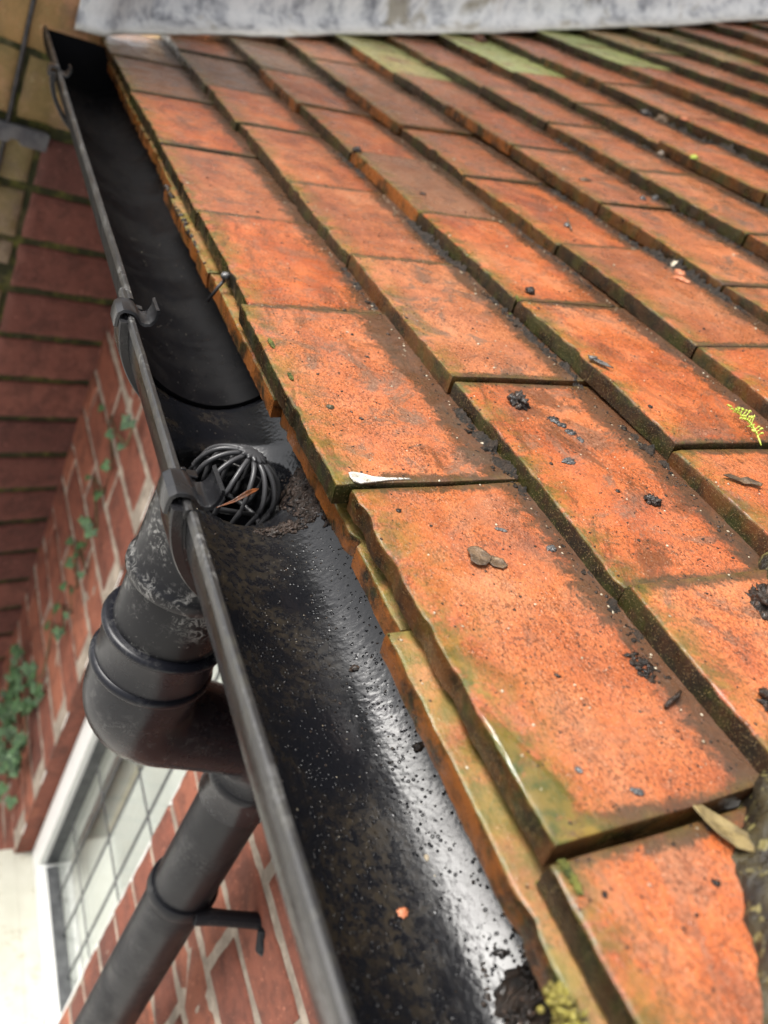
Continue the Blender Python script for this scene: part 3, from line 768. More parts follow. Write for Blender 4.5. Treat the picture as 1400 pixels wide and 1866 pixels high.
wpart('frame', [(W0 + .001, W0 + fw, WZ0, WZ1 - .001, F0, F1), (W1 - fw, W1 - .001, WZ0, WZ1 - .001, F0, F1), (W0 + fw, W1 - fw, WZ0, WZ0 + .035, F0, F1), (W0 + fw, W1 - fw, WZ1 - fw, WZ1 - .001, F0, F1)], M_WHITE)
wpart('glazing_bead', [(W1 - fw - .0035, W1 - fw - .0005, WZ0 + .036, WZ1 - fw, F0 + .02, F1 - .012), (W0 + fw + .0005, W0 + fw + .008, WZ0 + .036, WZ1 - fw, F0 + .02, F1 - .012), (W0 + fw + .009, W1 - fw - .009, WZ0 + .0355, WZ0 + .0385, F0 + .02, F1 - .012)], M_DLINE, bevel=.001)
GO = RD - .022
wpart('pane', [(W0 + fw - .004, W1 - fw + .004, WZ0 + .03, WZ1 - fw + .004, GO - .002, GO + .002)], M_GLASS, bevel=0)
ll = []
sA = W0 + fw; sB = W1 - fw
npn = 4
for k in range(1, npn): s_ = sA + (sB - sA) * k / npn; ll.append((s_ - .0022, s_ + .0022, WZ0 + .042, WZ1 - fw, GO + .0025, GO + .0042))
zz = WZ0 + .17; vert = list(ll)
hor = []
while zz < WZ1 - fw - .03: hor.append((sA + .009, sB - .009, zz - .0022, zz + .0022, GO + .0044, GO + .0058)); zz += .158
wpart('lead_lattice', vert + hor, M_DLINE, bevel=0)
wpart('blind', [(sB - .12, sB + .03, WZ0 + .02, WZ1, RD - .085, RD - .080), (W0 + .02, sB - .085, WZ0 + .02, WZ1 - .0, RD - .055, RD - .050)], M_BLIND, bevel=0)
wpart('curtain', [(sB - .075, sB - .03, -1.12, WZ1, RD - .075, RD - .070)], M_CURT, bevel=0)
wpart('inner_sill', [(W0 - .05, W1 + .05, WZ0 - .02, WZ0 + .015, RD - .40, RD - .05)], M_WHITE, bevel=0)
wpart('room_side', [(W1 + .052, W1 + .06, WZ0 - .02, WZ1 + .05, RD - .42, RD - .05), (W0 - .11, W1 + .06, WZ0 - .02, WZ1 + .05, RD - .44, RD - .42), (W0 - .12, W0 - .111, WZ0 - .02, WZ1 + .05, RD - .42, RD - .05)], M_BLIND, bevel=0)
wpart('sill', [(W0 - .04, W1 + .012, WZ0 - .055, WZ0 - .0005, RD - .04, .062)], M_CREAM, bevel=.004)
# mortar smears on the near bricks
mb = MB()
for (s_, z, w, h) in ((.115, -.345, .012, .05), (.14, -.40, .020, .018), (.05, -.30, .010, .035), (.085, -.52, .011, .04), (.02, -.36, .02, .02), (.12, -.33, .03, .012)):
    G = []
    for a in range(17):
        row = []
        for b in range(17):
            u, v = a / 8 - 1, b / 8 - 1; rr = sqrt(u * u + v * v); f = 1 + .45 * nz(atan2(v, u) * 1.2, s_ * 50, z * 30)
            row.append(WP(s_ + u * w * f, z + v * h * f, .0005 + .0058 * max(0, 1 - rr ** 4) + .001 * nz(u * 3, v * 3, s_ * 9)))
        G.append(row)
    mb.grid(G)
mb.build('mortar_smear', M_MORT, hw)

# far return wall, skewed against the gutter line
FO = Vector((-.0415, 1.130, 0)); sk = radians(18)
FD = (cos(sk), sin(sk), 0)
m_far = mat_brick('dark_red_brick', [(0, (.12, .045, .036)), (.5, (.19, .068, .050)), (1, (.25, .095, .068))], (.14, .12, .06), moss=.0)
m_far[1] = mat_brick('x', [(0, (.1, .1, .1)), (1, (.2, .2, .2))], (.14, .12, .06), moss=1.0)[1]
m_tan = mat_brick('mossy_tan_brick', [(0, (.30, .23, .16)), (.5, (.46, .27, .13)), (1, (.60, .30, .15))], (.14, .12, .06), moss=.55)
fwall = empty('far_wall', (FO.x, FO.y, -2.7))
tag(fwall, 'dark return wall at the far end of the gutter, brown and mossy at the top, dark red lower down', 'wall')
rows = []; z = -.219; 
zc = [-.139 - .0765 * k for k in range(0, 34)]
for k in range(33):
    if zc[k + 1] < -2.7: break
    rows.append((zc[k + 1] + .0055, zc[k] - .0055, [(.005, .217, random.random()), (.226, .30, random.random())]))
fm, FP = brick_wall('a', fwall, FO, FD, m_far, rows)
fm.grid([[FP(s_, z, 0) for z in (-2.7, -1.6, -.8, -.1344)] for s_ in (-.0036, .1, .2, .32)], 1, tone=.5)
fm.build('red_brickwork', m_far, fwall, split=50)
rows = []
for k in range(33):
    if zc[k + 1] < -2.7: break
    if k == 1: bl = [(-.215, -.005, .05)]
    elif k == 2: rows.append((zc[k + 1] + .038, zc[k] - .0055, [(-.215, -.005, 0.0)])); continue
    else: bl = [(-.215, -.005, random.choice([0, .1, .2]))]
    rows.append((zc[k + 1] + .0055, zc[k] - .0055, bl))
rows += [(-.128, -.052, [(-.30, -.045, .45), (-.036, .10, .35)]), (-.044, .034, [(-.17, .045, .9), (-.30, -.18, .4)]), (.042, .118, [(-.30, -.045, .7), (-.036, .04, .5)]), (.126, .202, [(-.17, .045, .9)]), (.21, .29, [(-.30, -.045, .7), (-.036, .04, .5)]), (.30, .38, [(-.17, .045, .9)])]
fm, FP = brick_wall('b', fwall, FO, FD, m_tan, rows)
fm.grid([[FP(s_, z, 0) for z in (-2.7, -1.6, -.8, -.1344)] for s_ in (-.35, -.25, -.1, -.0035)], 1, tone=.5)
fm.grid([[FP(s_, z, .0005) for z in (-.1345, .1, .3, 2.2)] for s_ in (-.35, -.25, -.1, .05)], 1, tone=.5)
fm.build('tan_brickwork', m_tan, fwall, split=50)
# upper wall behind the lead
mb = MB(); mb.box((.10, 1.30, -.2), (3.2, 1.52, 2.2), tone=.4); mb.build('upper_brickwork', m_tan, fwall, smooth=False)
# grey lead strip and ends bedded in the far wall
mb = MB(); G = []
for a in range(41):
    s_ = -.20 + .205 * a / 40; nt = (.006 if (a % 13) in (5, 6, 7) else 0)
    G.append([FP(s_, -.137 + (.0), .002), FP(s_, -.137, .013), FP(s_, -.139, .0145), FP(s_, -.160 + nt + .001 * nz(a * .7), .0135), FP(s_, -.161 + nt, .004)])
mb.grid(G); mb.build('lead_strip', mat_simple('dull_lead', (.10, .10, .11), (.17, .17, .175), 50, .5, .001), fwall, split=40)
# lead flashing
def roof_z(x):
    if x <= 0: return x * .30
    for k in range(len(PROF) - 1):
        if x <= PROF[k + 1][0]:
            t = (x - PROF[k][0]) / (PROF[k + 1][0] - PROF[k][0]); return PROF[k][1] + t * (PROF[k + 1][1] - PROF[k][1])
    return PROF[-1][1] + (x - PROF[-1][0]) * .5
FLY = [(-.2, 1.112), (-.03, 1.114), (.005, 1.121), (.03, 1.142), (.08, 1.160), (.155, 1.190), (.24, 1.212), (.34, 1.248), (.5, 1.256), (3, 1.270)]
mb = MB(); G = []; A = []
for a in range(261):
    x = -.034 + 1.55 * a / 260; fx = .28 + .72 * sst(.02, .07, x)
    ye = 1.262 + .004 * nz(x * 9, 2) + .003 * nz(x * 30, 5)
    for (xa, ya), (xb, yb) in zip(FLY, FLY[1:]):
        if xa <= x <= xb: ye += ya + (yb - ya) * (x - xa) / (xb - xa) - 1.262
    zr = roof_z(x) + .0015 + .002 * abs(nz(x * 20, 8))
    if x < 0: zr = .0015 + x * .15
    zr += .003 * (1 - sst(.05, .2, x))
    row = []
    prof = [(.0, -.0022, 1), (-.0008, .0, 1), (.0, .0022, 1), (.006, .004, .7), (.014, .007, .2), (.024, .013, 0), (.033, .026, 0), (.038, .050, 0), (.040, .09, 0), (.041, .15, 0), (.041, .24, 0)]
    sc = 1.0; back = 1.262 - ye
    for q, (dy, dz, rm) in enumerate(prof):
        w_ = nz(x * 14, dz * 12, 3) * .004 + nz(x * 40, dz * 30, 6) * .0012
        f = min(1, dy / .03)
        row.append((x + nz(dz * 20, 4) * .003 * (1 if a < 2 else 0), ye + dy * fx + back * f * .2 * (fx > .9) + (w_ * fx if q > 2 else 0), zr + dz + (w_ * .4 if q > 2 else 0))); A.append(rm)
    G.append(row)
mb.grid(G, rim=A); fl = mb.build('lead_flashing', M_LEAD, split=70)
sdm = fl.modifiers.new('solid', 'SOLIDIFY'); sdm.thickness = .0018; sdm.offset = 1
tag(fl, 'weathered grey white lead flashing covering the top ends of the tiles', 'flashing')

# cables
mb = MB(); mb.tube([FP(-.0475 + .001 * nz(k), .45 - k * .035, .0075 + .001 * nz(k, 5)) for k in range(21)], .0030, 10)
tag(mb.build('cable', M_CABLE), 'thin dark cable running straight down the brown bricks past the gutter end', 'cable', 'cables on the far wall')
mb = MB(); cp = [(WX + .0 - .014 + .003 * nz(k * .6), 1.165 + .003 * nz(k, 4), -.26 - k * .07) for k in range(34)]
mb.tube(cp, .0062, 10)
o = mb.build('cable', M_CABLE); tag(o, 'thick black cable clipped down the corner where the two brick walls meet, beside the ivy', 'cable', 'cables on the far wall')
for zz in (-.62, -1.05, -1.5):
    m2 = MB(); m2.lathe([(.0065, zz - .005), (.009, zz - .004), (.009, zz + .004), (.0065, zz + .005)], (WX - .014, 1.165, 0), 12); m2.build('cable_clip', M_CABLE, o)

#DETAILS
# ---------------------------------------------------------------- what lies on the tiles and in the gutter
from mathutils.bvhtree import BVHTree
bpy.context.view_layer.update()
def bvh_of(pred):
    V = []; F = []
    for o in bpy.data.objects:
        if o.type == 'MESH' and pred(o.name):
            M = o.matrix_world; n = len(V)
            V += [M @ v.co for v in o.data.vertices]; F += [tuple(i + n for i in p.vertices) for p in o.data.polygons if len(p.vertices) < 9]
    return BVHTree.FromPolygons(V, F)
BT = bvh_of(lambda n: n.startswith('roof_tile') or n.startswith('eaves_tile'))
BG = bvh_of(lambda n: n.startswith('gutter_trough') or n.startswith('gutter_outlet'))
def on_tile(x, y): 
    h = BT.ray_cast(Vector((x, y, 2)), Vector((0, 0, -1)))
    return (h[0], h[1] if h[1].z > 0 else -h[1]) if h[0] is not None else (None, None)
def on_gut(x, y):
    h = BG.ray_cast(Vector((x, y, .0)), Vector((0, 0, -1)))
    return (h[0], h[1] if h[1].z > 0 else -h[1]) if h[0] is not None else (None, None)
def frame(n, rot=0.0):
    n = n.normalized(); u = (Vector((cos(rot), sin(rot), 0)) - n * n.dot(Vector((cos(rot), sin(rot), 0)))).normalized()
    return u, n.cross(u), n
ICO = {}
def ico(k):
    if k not in ICO:
        bm = bmesh.new(); bmesh.ops.create_icosphere(bm, subdivisions=k, radius=1)
        ICO[k] = ([v.co.copy() for v in bm.verts], [tuple(v.index for v in f.verts) for f in bm.faces]); bm.free()
    return ICO[k]
def put(mb, p, n, size, seed, rough=.35, k=3, rot=0.0, sink=.3, fr=2.2, mi=0):
    u, w, n = frame(n, rot); vs, fs = ico(k); out = []
    for v in vs:
        f = 1 + rough * fb(v.x + seed, v.y + seed * .7, v.z, fr, 3)
        q = v * f
        z = q.z * size[2]
        if z < -size[2] * sink: z = -size[2] * sink
        out.append(p + u * q.x * size[0] + w * q.y * size[1] + n * (z + size[2] * sink * .6))
    mb.add(out, fs, mi)
def lump(name, p, size, seed, mat, label, cat, n=None, rough=.35, k=4, rot=0.0, group=None, extra=0, fr=2.2):
    if n is None: p, n = on_tile(p[0], p[1])
    mb = MB(); put(mb, p, n, size, seed, rough, k, rot, fr=fr)
    r = random.Random(seed)
    u, w, nn = frame(n, rot)
    for _ in range(extra):
        a = r.uniform(0, 2 * pi); d = r.uniform(.5, 1.25)
        q = p + u * cos(a) * size[0] * d + w * sin(a) * size[1] * d
        s_ = r.uniform(.18, .45); put(mb, q, n, (size[0] * s_, size[1] * s_, size[2] * s_ * 1.3), r.random() * 50, .4, 2)
    o = mb.build(name, mat); tag(o, label, cat, group); return o
def sheet(mb, p, n, outline, th, curl, rot=0.0, lift=.0006, seed=0, ridge=0.0, mi=0):
    """thin leaf-like sheet: outline is (u,w) polygon in metres, filled as a fan grid, curled up at its rim"""
    u, w, n = frame(n, rot); m = len(outline); R_ = 7; top = []; bot = []
    for i in range(R_ + 1):
        t = i / R_
        for (a, b) in outline:
            x, y = a * t, b * t
            z = lift + curl * (x * x + y * y) / (max(abs(q[0]) for q in outline) ** 2 + 1e-9) + fb(x * 260 + seed, y * 260, seed, 1, 3) * .0005 * (1 + 0 * t) + ridge * abs(y) 
            top.append(p + u * x + w * y + n * (z + th)); bot.append(p + u * x + w * y + n * z)
    G1 = [top[i * m:(i + 1) * m] for i in range(R_ + 1)]; G2 = [bot[i * m:(i + 1) * m] for i in range(R_ + 1)]
    mb.grid(G1 + G2[::-1], mi, close_v=True)
def leafpoly(L, Wd, n=40, tooth=.06, tip=1.0, seed=0, pointed=True):
    o = []
    for k in range(n):
        a = 2 * pi * k / n; x = cos(a); y = sin(a)
        if pointed: y *= (1 - abs(x) ** 3) * .95 + .05
        j = 1 + tooth * noise.noise(Vector((k * .9 + seed, seed, 0)))
        o.append((x * L * j, y * Wd * j))
    return o
N0 = Vector((-.22, 0, .975))
# single pieces on the tiles ------------------------------------------------
p, n = on_tile(.0385, .1155); mb = MB()
sheet(mb, p, n, [(-.0062, .0008), (-.0052, .0040), (-.0020, .0046), (.0008, .0068), (.0032, .0058), (.0050, .0034), (.0044, -.0006), (.0018, -.0038), (-.0018, -.0034), (-.0048, -.0022)], .0006, .0004, .9, .0010, 3, .06)
sheet(mb, p + Vector((.0050, -.0030, .0011)), n, [(-.0045, .0010), (-.0015, .0036), (.0030, .0030), (.0052, -.0004), (.0030, -.0030), (-.0010, -.0030)], .0005, .0003, -.5, .0004, 7, .05)
tag(mb.build('dead_leaf', M_LEAF), 'torn dark brown dead leaf in two overlapping pieces lying mid tile, first course from gutter', 'leaf')
lump('mud_clod', (.1088, .2215), (.0040, .0052, .0042), 1.3, M_MUD, 'shiny black clod of wet mud standing alone in second course from gutter', 'mud', rough=.75, rot=.3, extra=5, fr=3.0)
lump('mud_clod', (.1347, .1347), (.0026, .0038, .0026), 4.1, M_MUD, 'small ridged black dropping lying alone near the end of its tile, second course', 'mud', rough=.6, rot=.9, extra=3, fr=3.4)
lump('stone_flake', (.1079, .1679), (.0036, .0023, .0009), 5.7, M_SLATE, 'wet grey flake with blunt ends on second course, below the smear of silt', 'flake', rough=.5, rot=.2)
p, n = on_tile(.1248, .1972); mb = MB()
for k, (a, b, q) in enumerate(((-.008, .001, 1), (-.003, .0005, .8), (.003, -.001, .9), (.008, -.003, .7), (.0055, .001, .6), (-.0005, -.003, .5))):
    put(mb, p + Vector((a * .3, -a * .9 + b, a * .06)), n, (.0026 * q, .0034 * q, .0006), k * 3.3, .7, 3, k)
tag(mb.build('silt_smear', M_SLATE), 'broken smear of grey black wet silt just beside the shiny mud clod', 'silt')
lump('stone_flake', (.0740, .1181), (.0022, .0019, .0012), 7.7, M_SLATE, 'small dark pebble near upper edge of the first course tile with the torn leaf', 'pebble', rough=.4)
lump('stone_flake', (.0570, .1326), (.0026, .0010, .0006), 8.1, M_SLATE, 'thin dark sliver just above the torn brown leaf', 'flake', rough=.4, rot=-.5)
lump('stone_flake', (.0122, .2310), (.0020, .0020, .0010), 9.9, M_HIP, 'round olive dark spot of grit alone near the edge of the upper first course tile', 'pebble', rough=.3)
lump('stone_flake', (.0373, .0066), (.0022, .0013, .0010), 12.9, M_SLATE, 'wet grey chip near the lower joint of the big first course tile', 'chip', rough=.5, rot=-.6)
lump('stone_flake', (.0230, .0180), (.0011, .0013, .0008), 14.2, M_SLATE, 'tiny dark bead at the rim of the puddle on the big first course tile', 'pebble', rough=.4)
p, n = on_tile(.1834, .1348); mb = MB()
sheet(mb, p, n, [(-.0100, -.0008), (-.0060, .0022), (-.0010, .0016), (.0030, .0040), (.0060, .0030), (.0105, .0012), (.0090, -.0014), (.0050, -.0008), (.0010, -.0026), (-.0040, -.0016)], .0006, .0008, -.55, .0009, 5, .12)
tag(mb.build('dead_leaf', M_LEAF), 'curled narrow brown leaf lying on the third course near the right edge', 'leaf')
# green sprig
p, n = on_tile(.2258, .1831); p, n = on_tile(.2250, .1760); u, w, nn = frame(n, 0); mb = MB()
def sp(a, b, c): return p + u * a + w * b + nn * c
main = [sp(-.0035 + .0075 * t - .003 * t * t, -.0135 + .029 * t, .0012 + .0035 * sin(t * 2.6)) for t in [k / 14 for k in range(15)]]
mb.tube(main, [.00035 + .0003 * sin(k / 14 * pi) for k in range(15)], 7)
r = random.Random(5)
for k in range(3, 15):
    for sg in (-1, 1):
        L = r.uniform(.0025, .0058) * (1.3 if k > 6 else .8); a0 = main[k]
        dv = (u * sg * r.uniform(.6, 1) + w * r.uniform(.1, .9) + nn * r.uniform(-.1, .5)).normalized()
        br = [a0 + dv * L * t + nn * .0006 * sin(t * pi) for t in (0, .35, .7, 1)]
        mb.tube(br, [.0003, .00026, .00026, .0002], 6)
        if r.random() < .75: put(mb, br[-1], nn, (.0007 + r.random() * .0007, .0006, .0006), r.random() * 9, .3, 2, r.random() * 3, sink=1)
        put(mb, br[2], nn, (.0006, .0006, .0005), r.random() * 9, .3, 2, 0, sink=1)
tag(mb.build('moss_sprig', M_SPRIG), 'bright lime green feathery sprig lying across the third course by the right edge', 'sprig')
p, n = on_tile(.1700, .2455); mb = MB()
sheet(mb, p, n, leafpoly(.0086, .0020, seed=3), .0006, .0008, -1.05, .0012, 9, .16)
put(mb, p + Vector((-.003, .004, .001)), n, (.0026, .002, .0014), 3, .4, 3)
tag(mb.build('dead_leaf', M_SLATE), 'dark pointed leaf tip poking over the joint in the third course', 'leaf')
# winged seed
p, n = on_tile(.0600, -.0100); p = p + Vector((0, 0, .0022)); mb = MB()
sheet(mb, p, n, [(-.0125, .0004), (-.0100, .0018), (-.0050, .0022), (.0010, .0022), (.0070, .0018), (.0118, .0004), (.0100, -.0042), (.0050, -.0058), (-.0010, -.0050), (-.0060, -.0030), (-.0105, -.0012)], .0004, .0012, -.95, .0004, 2, .05)
tag(mb.build('seed_wing', M_WING), 'dry olive yellow winged seed leaning over the lower joint near the hip', 'seed')
# papery web in the joint
p, n = on_tile(.0062, .1690); mb = MB()
sheet(mb, p, n, [(-.0052, .0048), (-.0030, .0058), (.0004, .0042), (.0050, .0022), (.0120, .0008), (.0220, .0001), (.0230, -.0006), (.0120, -.0012), (.0030, -.0024), (-.0020, -.0030), (-.0052, -.0018), (-.0058, .0015)], .0006, .0002, -.02, .0003, 4, -.06)
tag(mb.build('papery_fragment', M_WEB), 'whitish papery scrap plugging the joint between the two nearest first course tiles', 'scrap')
# twigs
def twig(pts, r, label, mat=M_MUD):
    mb = MB(); P = []
    for (x, y, dz) in pts:
        q, _ = on_tile(x, y); P.append(q + Vector((0, 0, dz)))
    mb.tube(P, r, 8); return tag(mb.build('twig', mat), label, 'twig', None)
twig([(.0690, .0330, .0012), (.0720, .0345, .0020), (.0755, .0355, .0022), (.0790, .0375, .0018)], [.0007, .0010, .0009, .0006], 'short black twig stuck under the second course edge above the big near tile')
twig([(.2790, .4580, .001), (.2820, .4690, .003), (.2860, .4800, .004)], [.0006, .0009, .0006], 'thin dark twig standing on the fourth course beside a black pellet', M_LEAF)
mb = MB(); p, n = on_tile(.0735, .0520)
for k in range(16):
    a = k * 2.4; d = .0011 * sqrt(k) * 1.2; put(mb, p + Vector((cos(a) * d * .8, sin(a) * d * 1.4, .14 * cos(a) * d)), n, (.0012 * (.5 + (k * .37) % 1), .0016 * (.4 + (k * .61) % 1), .0004), k, .95, 3, k, fr=3.5)
tag(mb.build('silt_smear', M_MUD), 'glistening dark silt patch just above the short black twig on the near tile', 'silt')
# nail / pin in the eaves tile
mb = MB(); mb.tube([(-.0075, .3930, -.0220), (-.0035, .3945, -.0110), (-.0010, .3958, -.0060)], .0011, 10); 
sh = mb.build('nail', M_CABLE); mb = MB(); put(mb, Vector((-.0006, .3960, -.0046)), Vector((-.4, -.2, .9)), (.0030, .0030, .0026), 3, .12, 3, sink=1)
hd = mb.build('nail_head', M_SLATE, sh); tag(sh, 'dark round headed nail sticking out of the eaves tile above the gutter', 'nail')
# pieces higher up
UP = [(.1879, .545, (.0030, .0022, .0012), M_MUD, 'thin dark flake on the brownish tile of the third course'),
      (.1679, .6566, (.0046, .0042, .0034), M_MUD, 'dark wet mud knob at the foot of the third course edge, upper left'),
      (.2822, .4700, (.0028, .0030, .0026), M_SLATE, 'round dark pellet beside the thin standing twig'),
      (.3567, .5720, (.0058, .0026, .0022), M_LEAF, 'grey brown pellet shaped leaf scrap with a bead on the fifth course edge'),
      (.3932, .5283, (.0034, .0030, .0024), M_SLATE, 'left one of two dark pellets side by side on the fifth course'),
      (.4103, .5324, (.0032, .0036, .0030), M_SLATE, 'right and taller one of two dark pellets side by side on the fifth course'),
      (.4955, .6500, (.0048, .0050, .0042), M_LEAF, 'brown leaf scrap with wet bead hanging over the seventh course edge'),
      (.4975, .6068, (.0050, .0042, .0022), M_SPRIG, 'small lime green bit of moss at the foot of the seventh course'),
      (.5770, .8044, (.0090, .0070, .0050), M_MUD, 'dark debris clump at the foot of the eighth course, far right cluster, upper piece'),
      (.5775, .7699, (.0100, .0080, .0060), M_LEAF, 'brown debris clump in the upper right cluster, middle piece'),
      (.5795, .7384, (.0050, .0060, .0020), M_CHIP, 'orange clay chip in the upper right debris cluster'),
      (.3300, .3870, (.0042, .0040, .0034), M_STONE, 'pale pebble in the debris heap on the right of the fourth course'),
      (.3235, .3740, (.0044, .0060, .0018), M_CHIP, 'orange clay chip wedged in the fourth course debris, upper of the two'),
      (.3140, .3600, (.0048, .0064, .0018), M_CHIP, 'orange clay chip lying in front of the fourth course debris, lower of the two'),
      (.5585, 1.2400, (.0160, .0070, .0070), M_OLEAF, 'rusty brown leaf wad tucked under the lead above the green tiles'),
      (.1821, .3474, (.0034, .0034, .0034), M_MUD, 'pointed black mud crumb on the third course just above a joint'),
      (.0905, .4150, (.0012, .0016, .0008), M_SLATE, 'small dark crumb on the second course tile')]
for k, (x, y, sz, m, lb) in enumerate(UP):
    o = lump({M_CHIP: 'clay_chip', M_STONE: 'pebble', M_LEAF: 'leaf_scrap', M_OLEAF: 'leaf_wad', M_SPRIG: 'moss_tuft'}.get(m, 'debris_crumb'), (x, y), sz, 20 + k * 1.7, m, lb,
         {M_CHIP: 'chip', M_STONE: 'pebble', M_LEAF: 'leaf', M_OLEAF: 'leaf', M_SPRIG: 'moss'}.get(m, 'debris'), rough=.55, rot=k, k=3, extra=(4 if sz[0] > .004 and m is not M_CHIP else 0))
# banks of wet black debris along the foot of the courses
def bank(row, ya, yb, amt, label, mat=M_BANK, up=.0):
    mb = MB(); X = PROF[row][0]; r = random.Random(int(ya * 1000) + row); sd = r.random() * 40
    ny = max(24, int((yb - ya) / .0007)); nx = 13; G = []
    wmax = .0028 + .0022 * min(amt, 2)
    for a in range(ny + 1):
        y = ya + (yb - ya) * a / ny; e = sin(pi * a / ny) ** .5
        wd = wmax * (.45 + .9 * max(0, .5 + fb(y, sd, 0, 60, 3) * .6)) * (.25 + .75 * e); rw = []
        for b in range(nx + 1):
            t = b / nx; x = X + .0012 - (wd + .0012) * t
            q, _ = on_tile(min(x, X - .0012), y)
            if q is None: q = Vector((x, y, PROF[row][1] - .012))
            h = (.0010 + .0016 * min(amt, 2)) * e * (1 - t) ** .8 * (.35 + max(0, fb(x, y, sd, 150, 4) + .35) * 1.5) + fb(x, y, sd, 620, 3) * .0006 - .0007
            if t > .93: h = -.0006
            rw.append(Vector((x, y, q.z + h)))
        G.append(rw)
    mb.grid(G)
    n = int((yb - ya) / .0018 * amt)
    for _ in range(n):
        y = r.uniform(ya, yb); e = sin(pi * (y - ya) / (yb - ya)) ** .6
        p, nn = on_tile(X - .0008 - abs(r.gauss(0, .0026)) * e, y)
        if p is None: continue
        s_ = r.choice((.0002, .0003, .0004, .0005, .0006, .0010)) * r.uniform(.7, 1.2) * (.6 + .6 * e)
        put(mb, p, nn, (s_ * r.uniform(.7, 2.0), s_ * r.uniform(.7, 2.0), s_ * r.uniform(.4, .9)), r.random() * 50, .95, 2, r.random() * 3, fr=3.5)
    tag(mb.build('debris_bank', mat, fix=True), label, 'debris', 'dark debris along the tile courses')
bank(1, .150, .235, 1.3, 'wet black crumbs heaped at the foot of the second course, beside the near tiles')
bank(1, .330, .430, .5, 'thin line of wet crumbs at the foot of the second course, further from the camera')
bank(1, .045, .125, .45, 'sparse crumbs at the foot of the second course above the torn leaf')
bank(2, .385, .520, 1.5, 'thick wet black debris at the foot of the third course below the rusty tile edge')
bank(2, .230, .375, 1.0, 'wet debris line at the foot of the third course, beside the green tipped joint')
bank(2, .155, .200, .9, 'small heap of wet grit at the foot of the third course by the broken corner')
bank(2, .60, .70, .7, 'dark crumbs at the foot of the third course near the mud knob')
bank(3, .330, .56, .35, 'fine crumbs at the foot of the fourth course')
bank(4, .300, .470, 2.1, 'large wet black debris heap with orange chips at the foot of the fifth course')
bank(4, .475, .600, 1.0, 'wet debris line at the foot of the fifth course, left of the large heap')
bank(5, .360, .560, .8, 'wet debris line at the foot of the sixth course')
bank(5, .64, .74, .9, 'grey crumbs at the foot of the sixth course below the long joint')
bank(6, .400, .520, 1.3, 'wet black debris at the right end of the seventh course foot')
bank(6, .60, .78, .7, 'crumbs at the foot of the seventh course under the hanging leaf scrap')
bank(7, .56, .80, 1.6, 'debris bank at the foot of the eighth course on the right')
bank(3, .86, 1.05, .5, 'faint crumbs at the foot of the fourth course towards the lead')
# mud against the hip at the right edge
for k, (x, y, sz, lb) in enumerate(((.1400, .0640, (.0060, .0080, .0060), 'wet black mud lump at right edge, beside the hip, upper one'), (.1000, .0190, (.0050, .0052, .0050), 'wet black mud lump at right edge, beside the hip, lower one'))):
    lump('mud_clod', (x, y), sz, 60 + k * 4.4, M_MUD, lb, 'mud', rough=.8, k=4, extra=8, fr=3)
# debris left in the open part of the upper eaves ledge
mb = MB(); r = random.Random(9)
for _ in range(520):
    y = r.choice((r.uniform(.55, .80), r.uniform(.43, .55), r.uniform(.8, 1.08), r.gauss(.60, .03))); p, nn = on_tile(r.uniform(-.006, .0), y)
    if p is None: continue
    s_ = r.choice((.0004, .0006, .0009, .0015)); put(mb, p, nn, (s_, s_ * 1.5, s_ * .8), r.random() * 50, .95, 2, r.random() * 3, fr=3.5)
tag(mb.build('ledge_debris', M_SOIL), 'crumbly dark debris sitting on the eaves ledge above the far gutter', 'debris')
# moss tufts on edges
def tuft(x, y, rad, cnt, label, mat=M_MOSS, z=None, nrm=N0, surf=on_tile):
    mb = MB(); r = random.Random(int(x * 1e4 + y * 1e3)); cnt *= 5
    for _ in range(cnt):
        a = r.uniform(0, 2 * pi); d = rad * sqrt(r.random())
        px_, py_ = x + cos(a) * d * .28, y + sin(a) * d * 1.3
        p, nn = surf(px_, py_)
        if p is None: continue
        s_ = r.uniform(.00018, .0005); put(mb, p + nn * r.uniform(0, .0006), nn, (s_, s_, s_ * 1.5), r.random() * 40, .7, 1)
    tag(mb.build('moss_tuft', mat), label, 'moss', 'small moss tufts on the roof')
tuft(.0045, -.0100, .0045, 60, 'green moss tuft on the corner of the nearest first course tile')
tuft(.1660, .3350, .0030, 30, 'green moss tip on the third course joint')
tuft(.1655, .4980, .0025, 26, 'yellow green moss spot on a third course tile corner', M_YMOSS)
tuft(-.0004, .2950, .0040, 60, 'green moss on the worn eaves edge near the outlet')
tuft(.0004, .2600, .0030, 40, 'pale green moss on the eaves tile corner above the outlet seam')
tuft(-.0035, .0945, .0035, 60, 'green moss on the corner of the nearest eaves tile')
# film of water caught on the low corner of the near tile
mb = MB(); G = []
u, w, nn = frame(on_tile(.012, .02)[1], 0)
PW = on_tile(.0105, .018); PW = (PW[0], (Vector((0, 1, (on_tile(.0105, .030)[0].z - on_tile(.0105, .006)[0].z) / .024)).cross(Vector((1, 0, (on_tile(.018, .018)[0].z - on_tile(.0045, .018)[0].z) / .0135)))) * -1)
for a in range(31):
    t = a / 30; y = -.0002 + .050 * t; wd = .0155 * (1 - t) ** .8 + .0012
    row = []
    for b in range(13):
        x = .0020 + wd * b / 12 * (1 + .12 * nz(y * 200, 3)); q = Vector((x, y, PW[0].z - (PW[1].x * (x - PW[0].x) + PW[1].y * (y - PW[0].y)) / PW[1].z))
        e = min(b, 12 - b, a * .8, (30 - a) * .5) / 3
        row.append(q + Vector((0, 0, -.0001 + .0008 * min(1, max(0, e)) ** .6)))
    G.append(row)
mb.grid(G); tag(mb.build('puddle', M_WATER), 'thin film of clear water on the low corner of the big near tile', 'water')
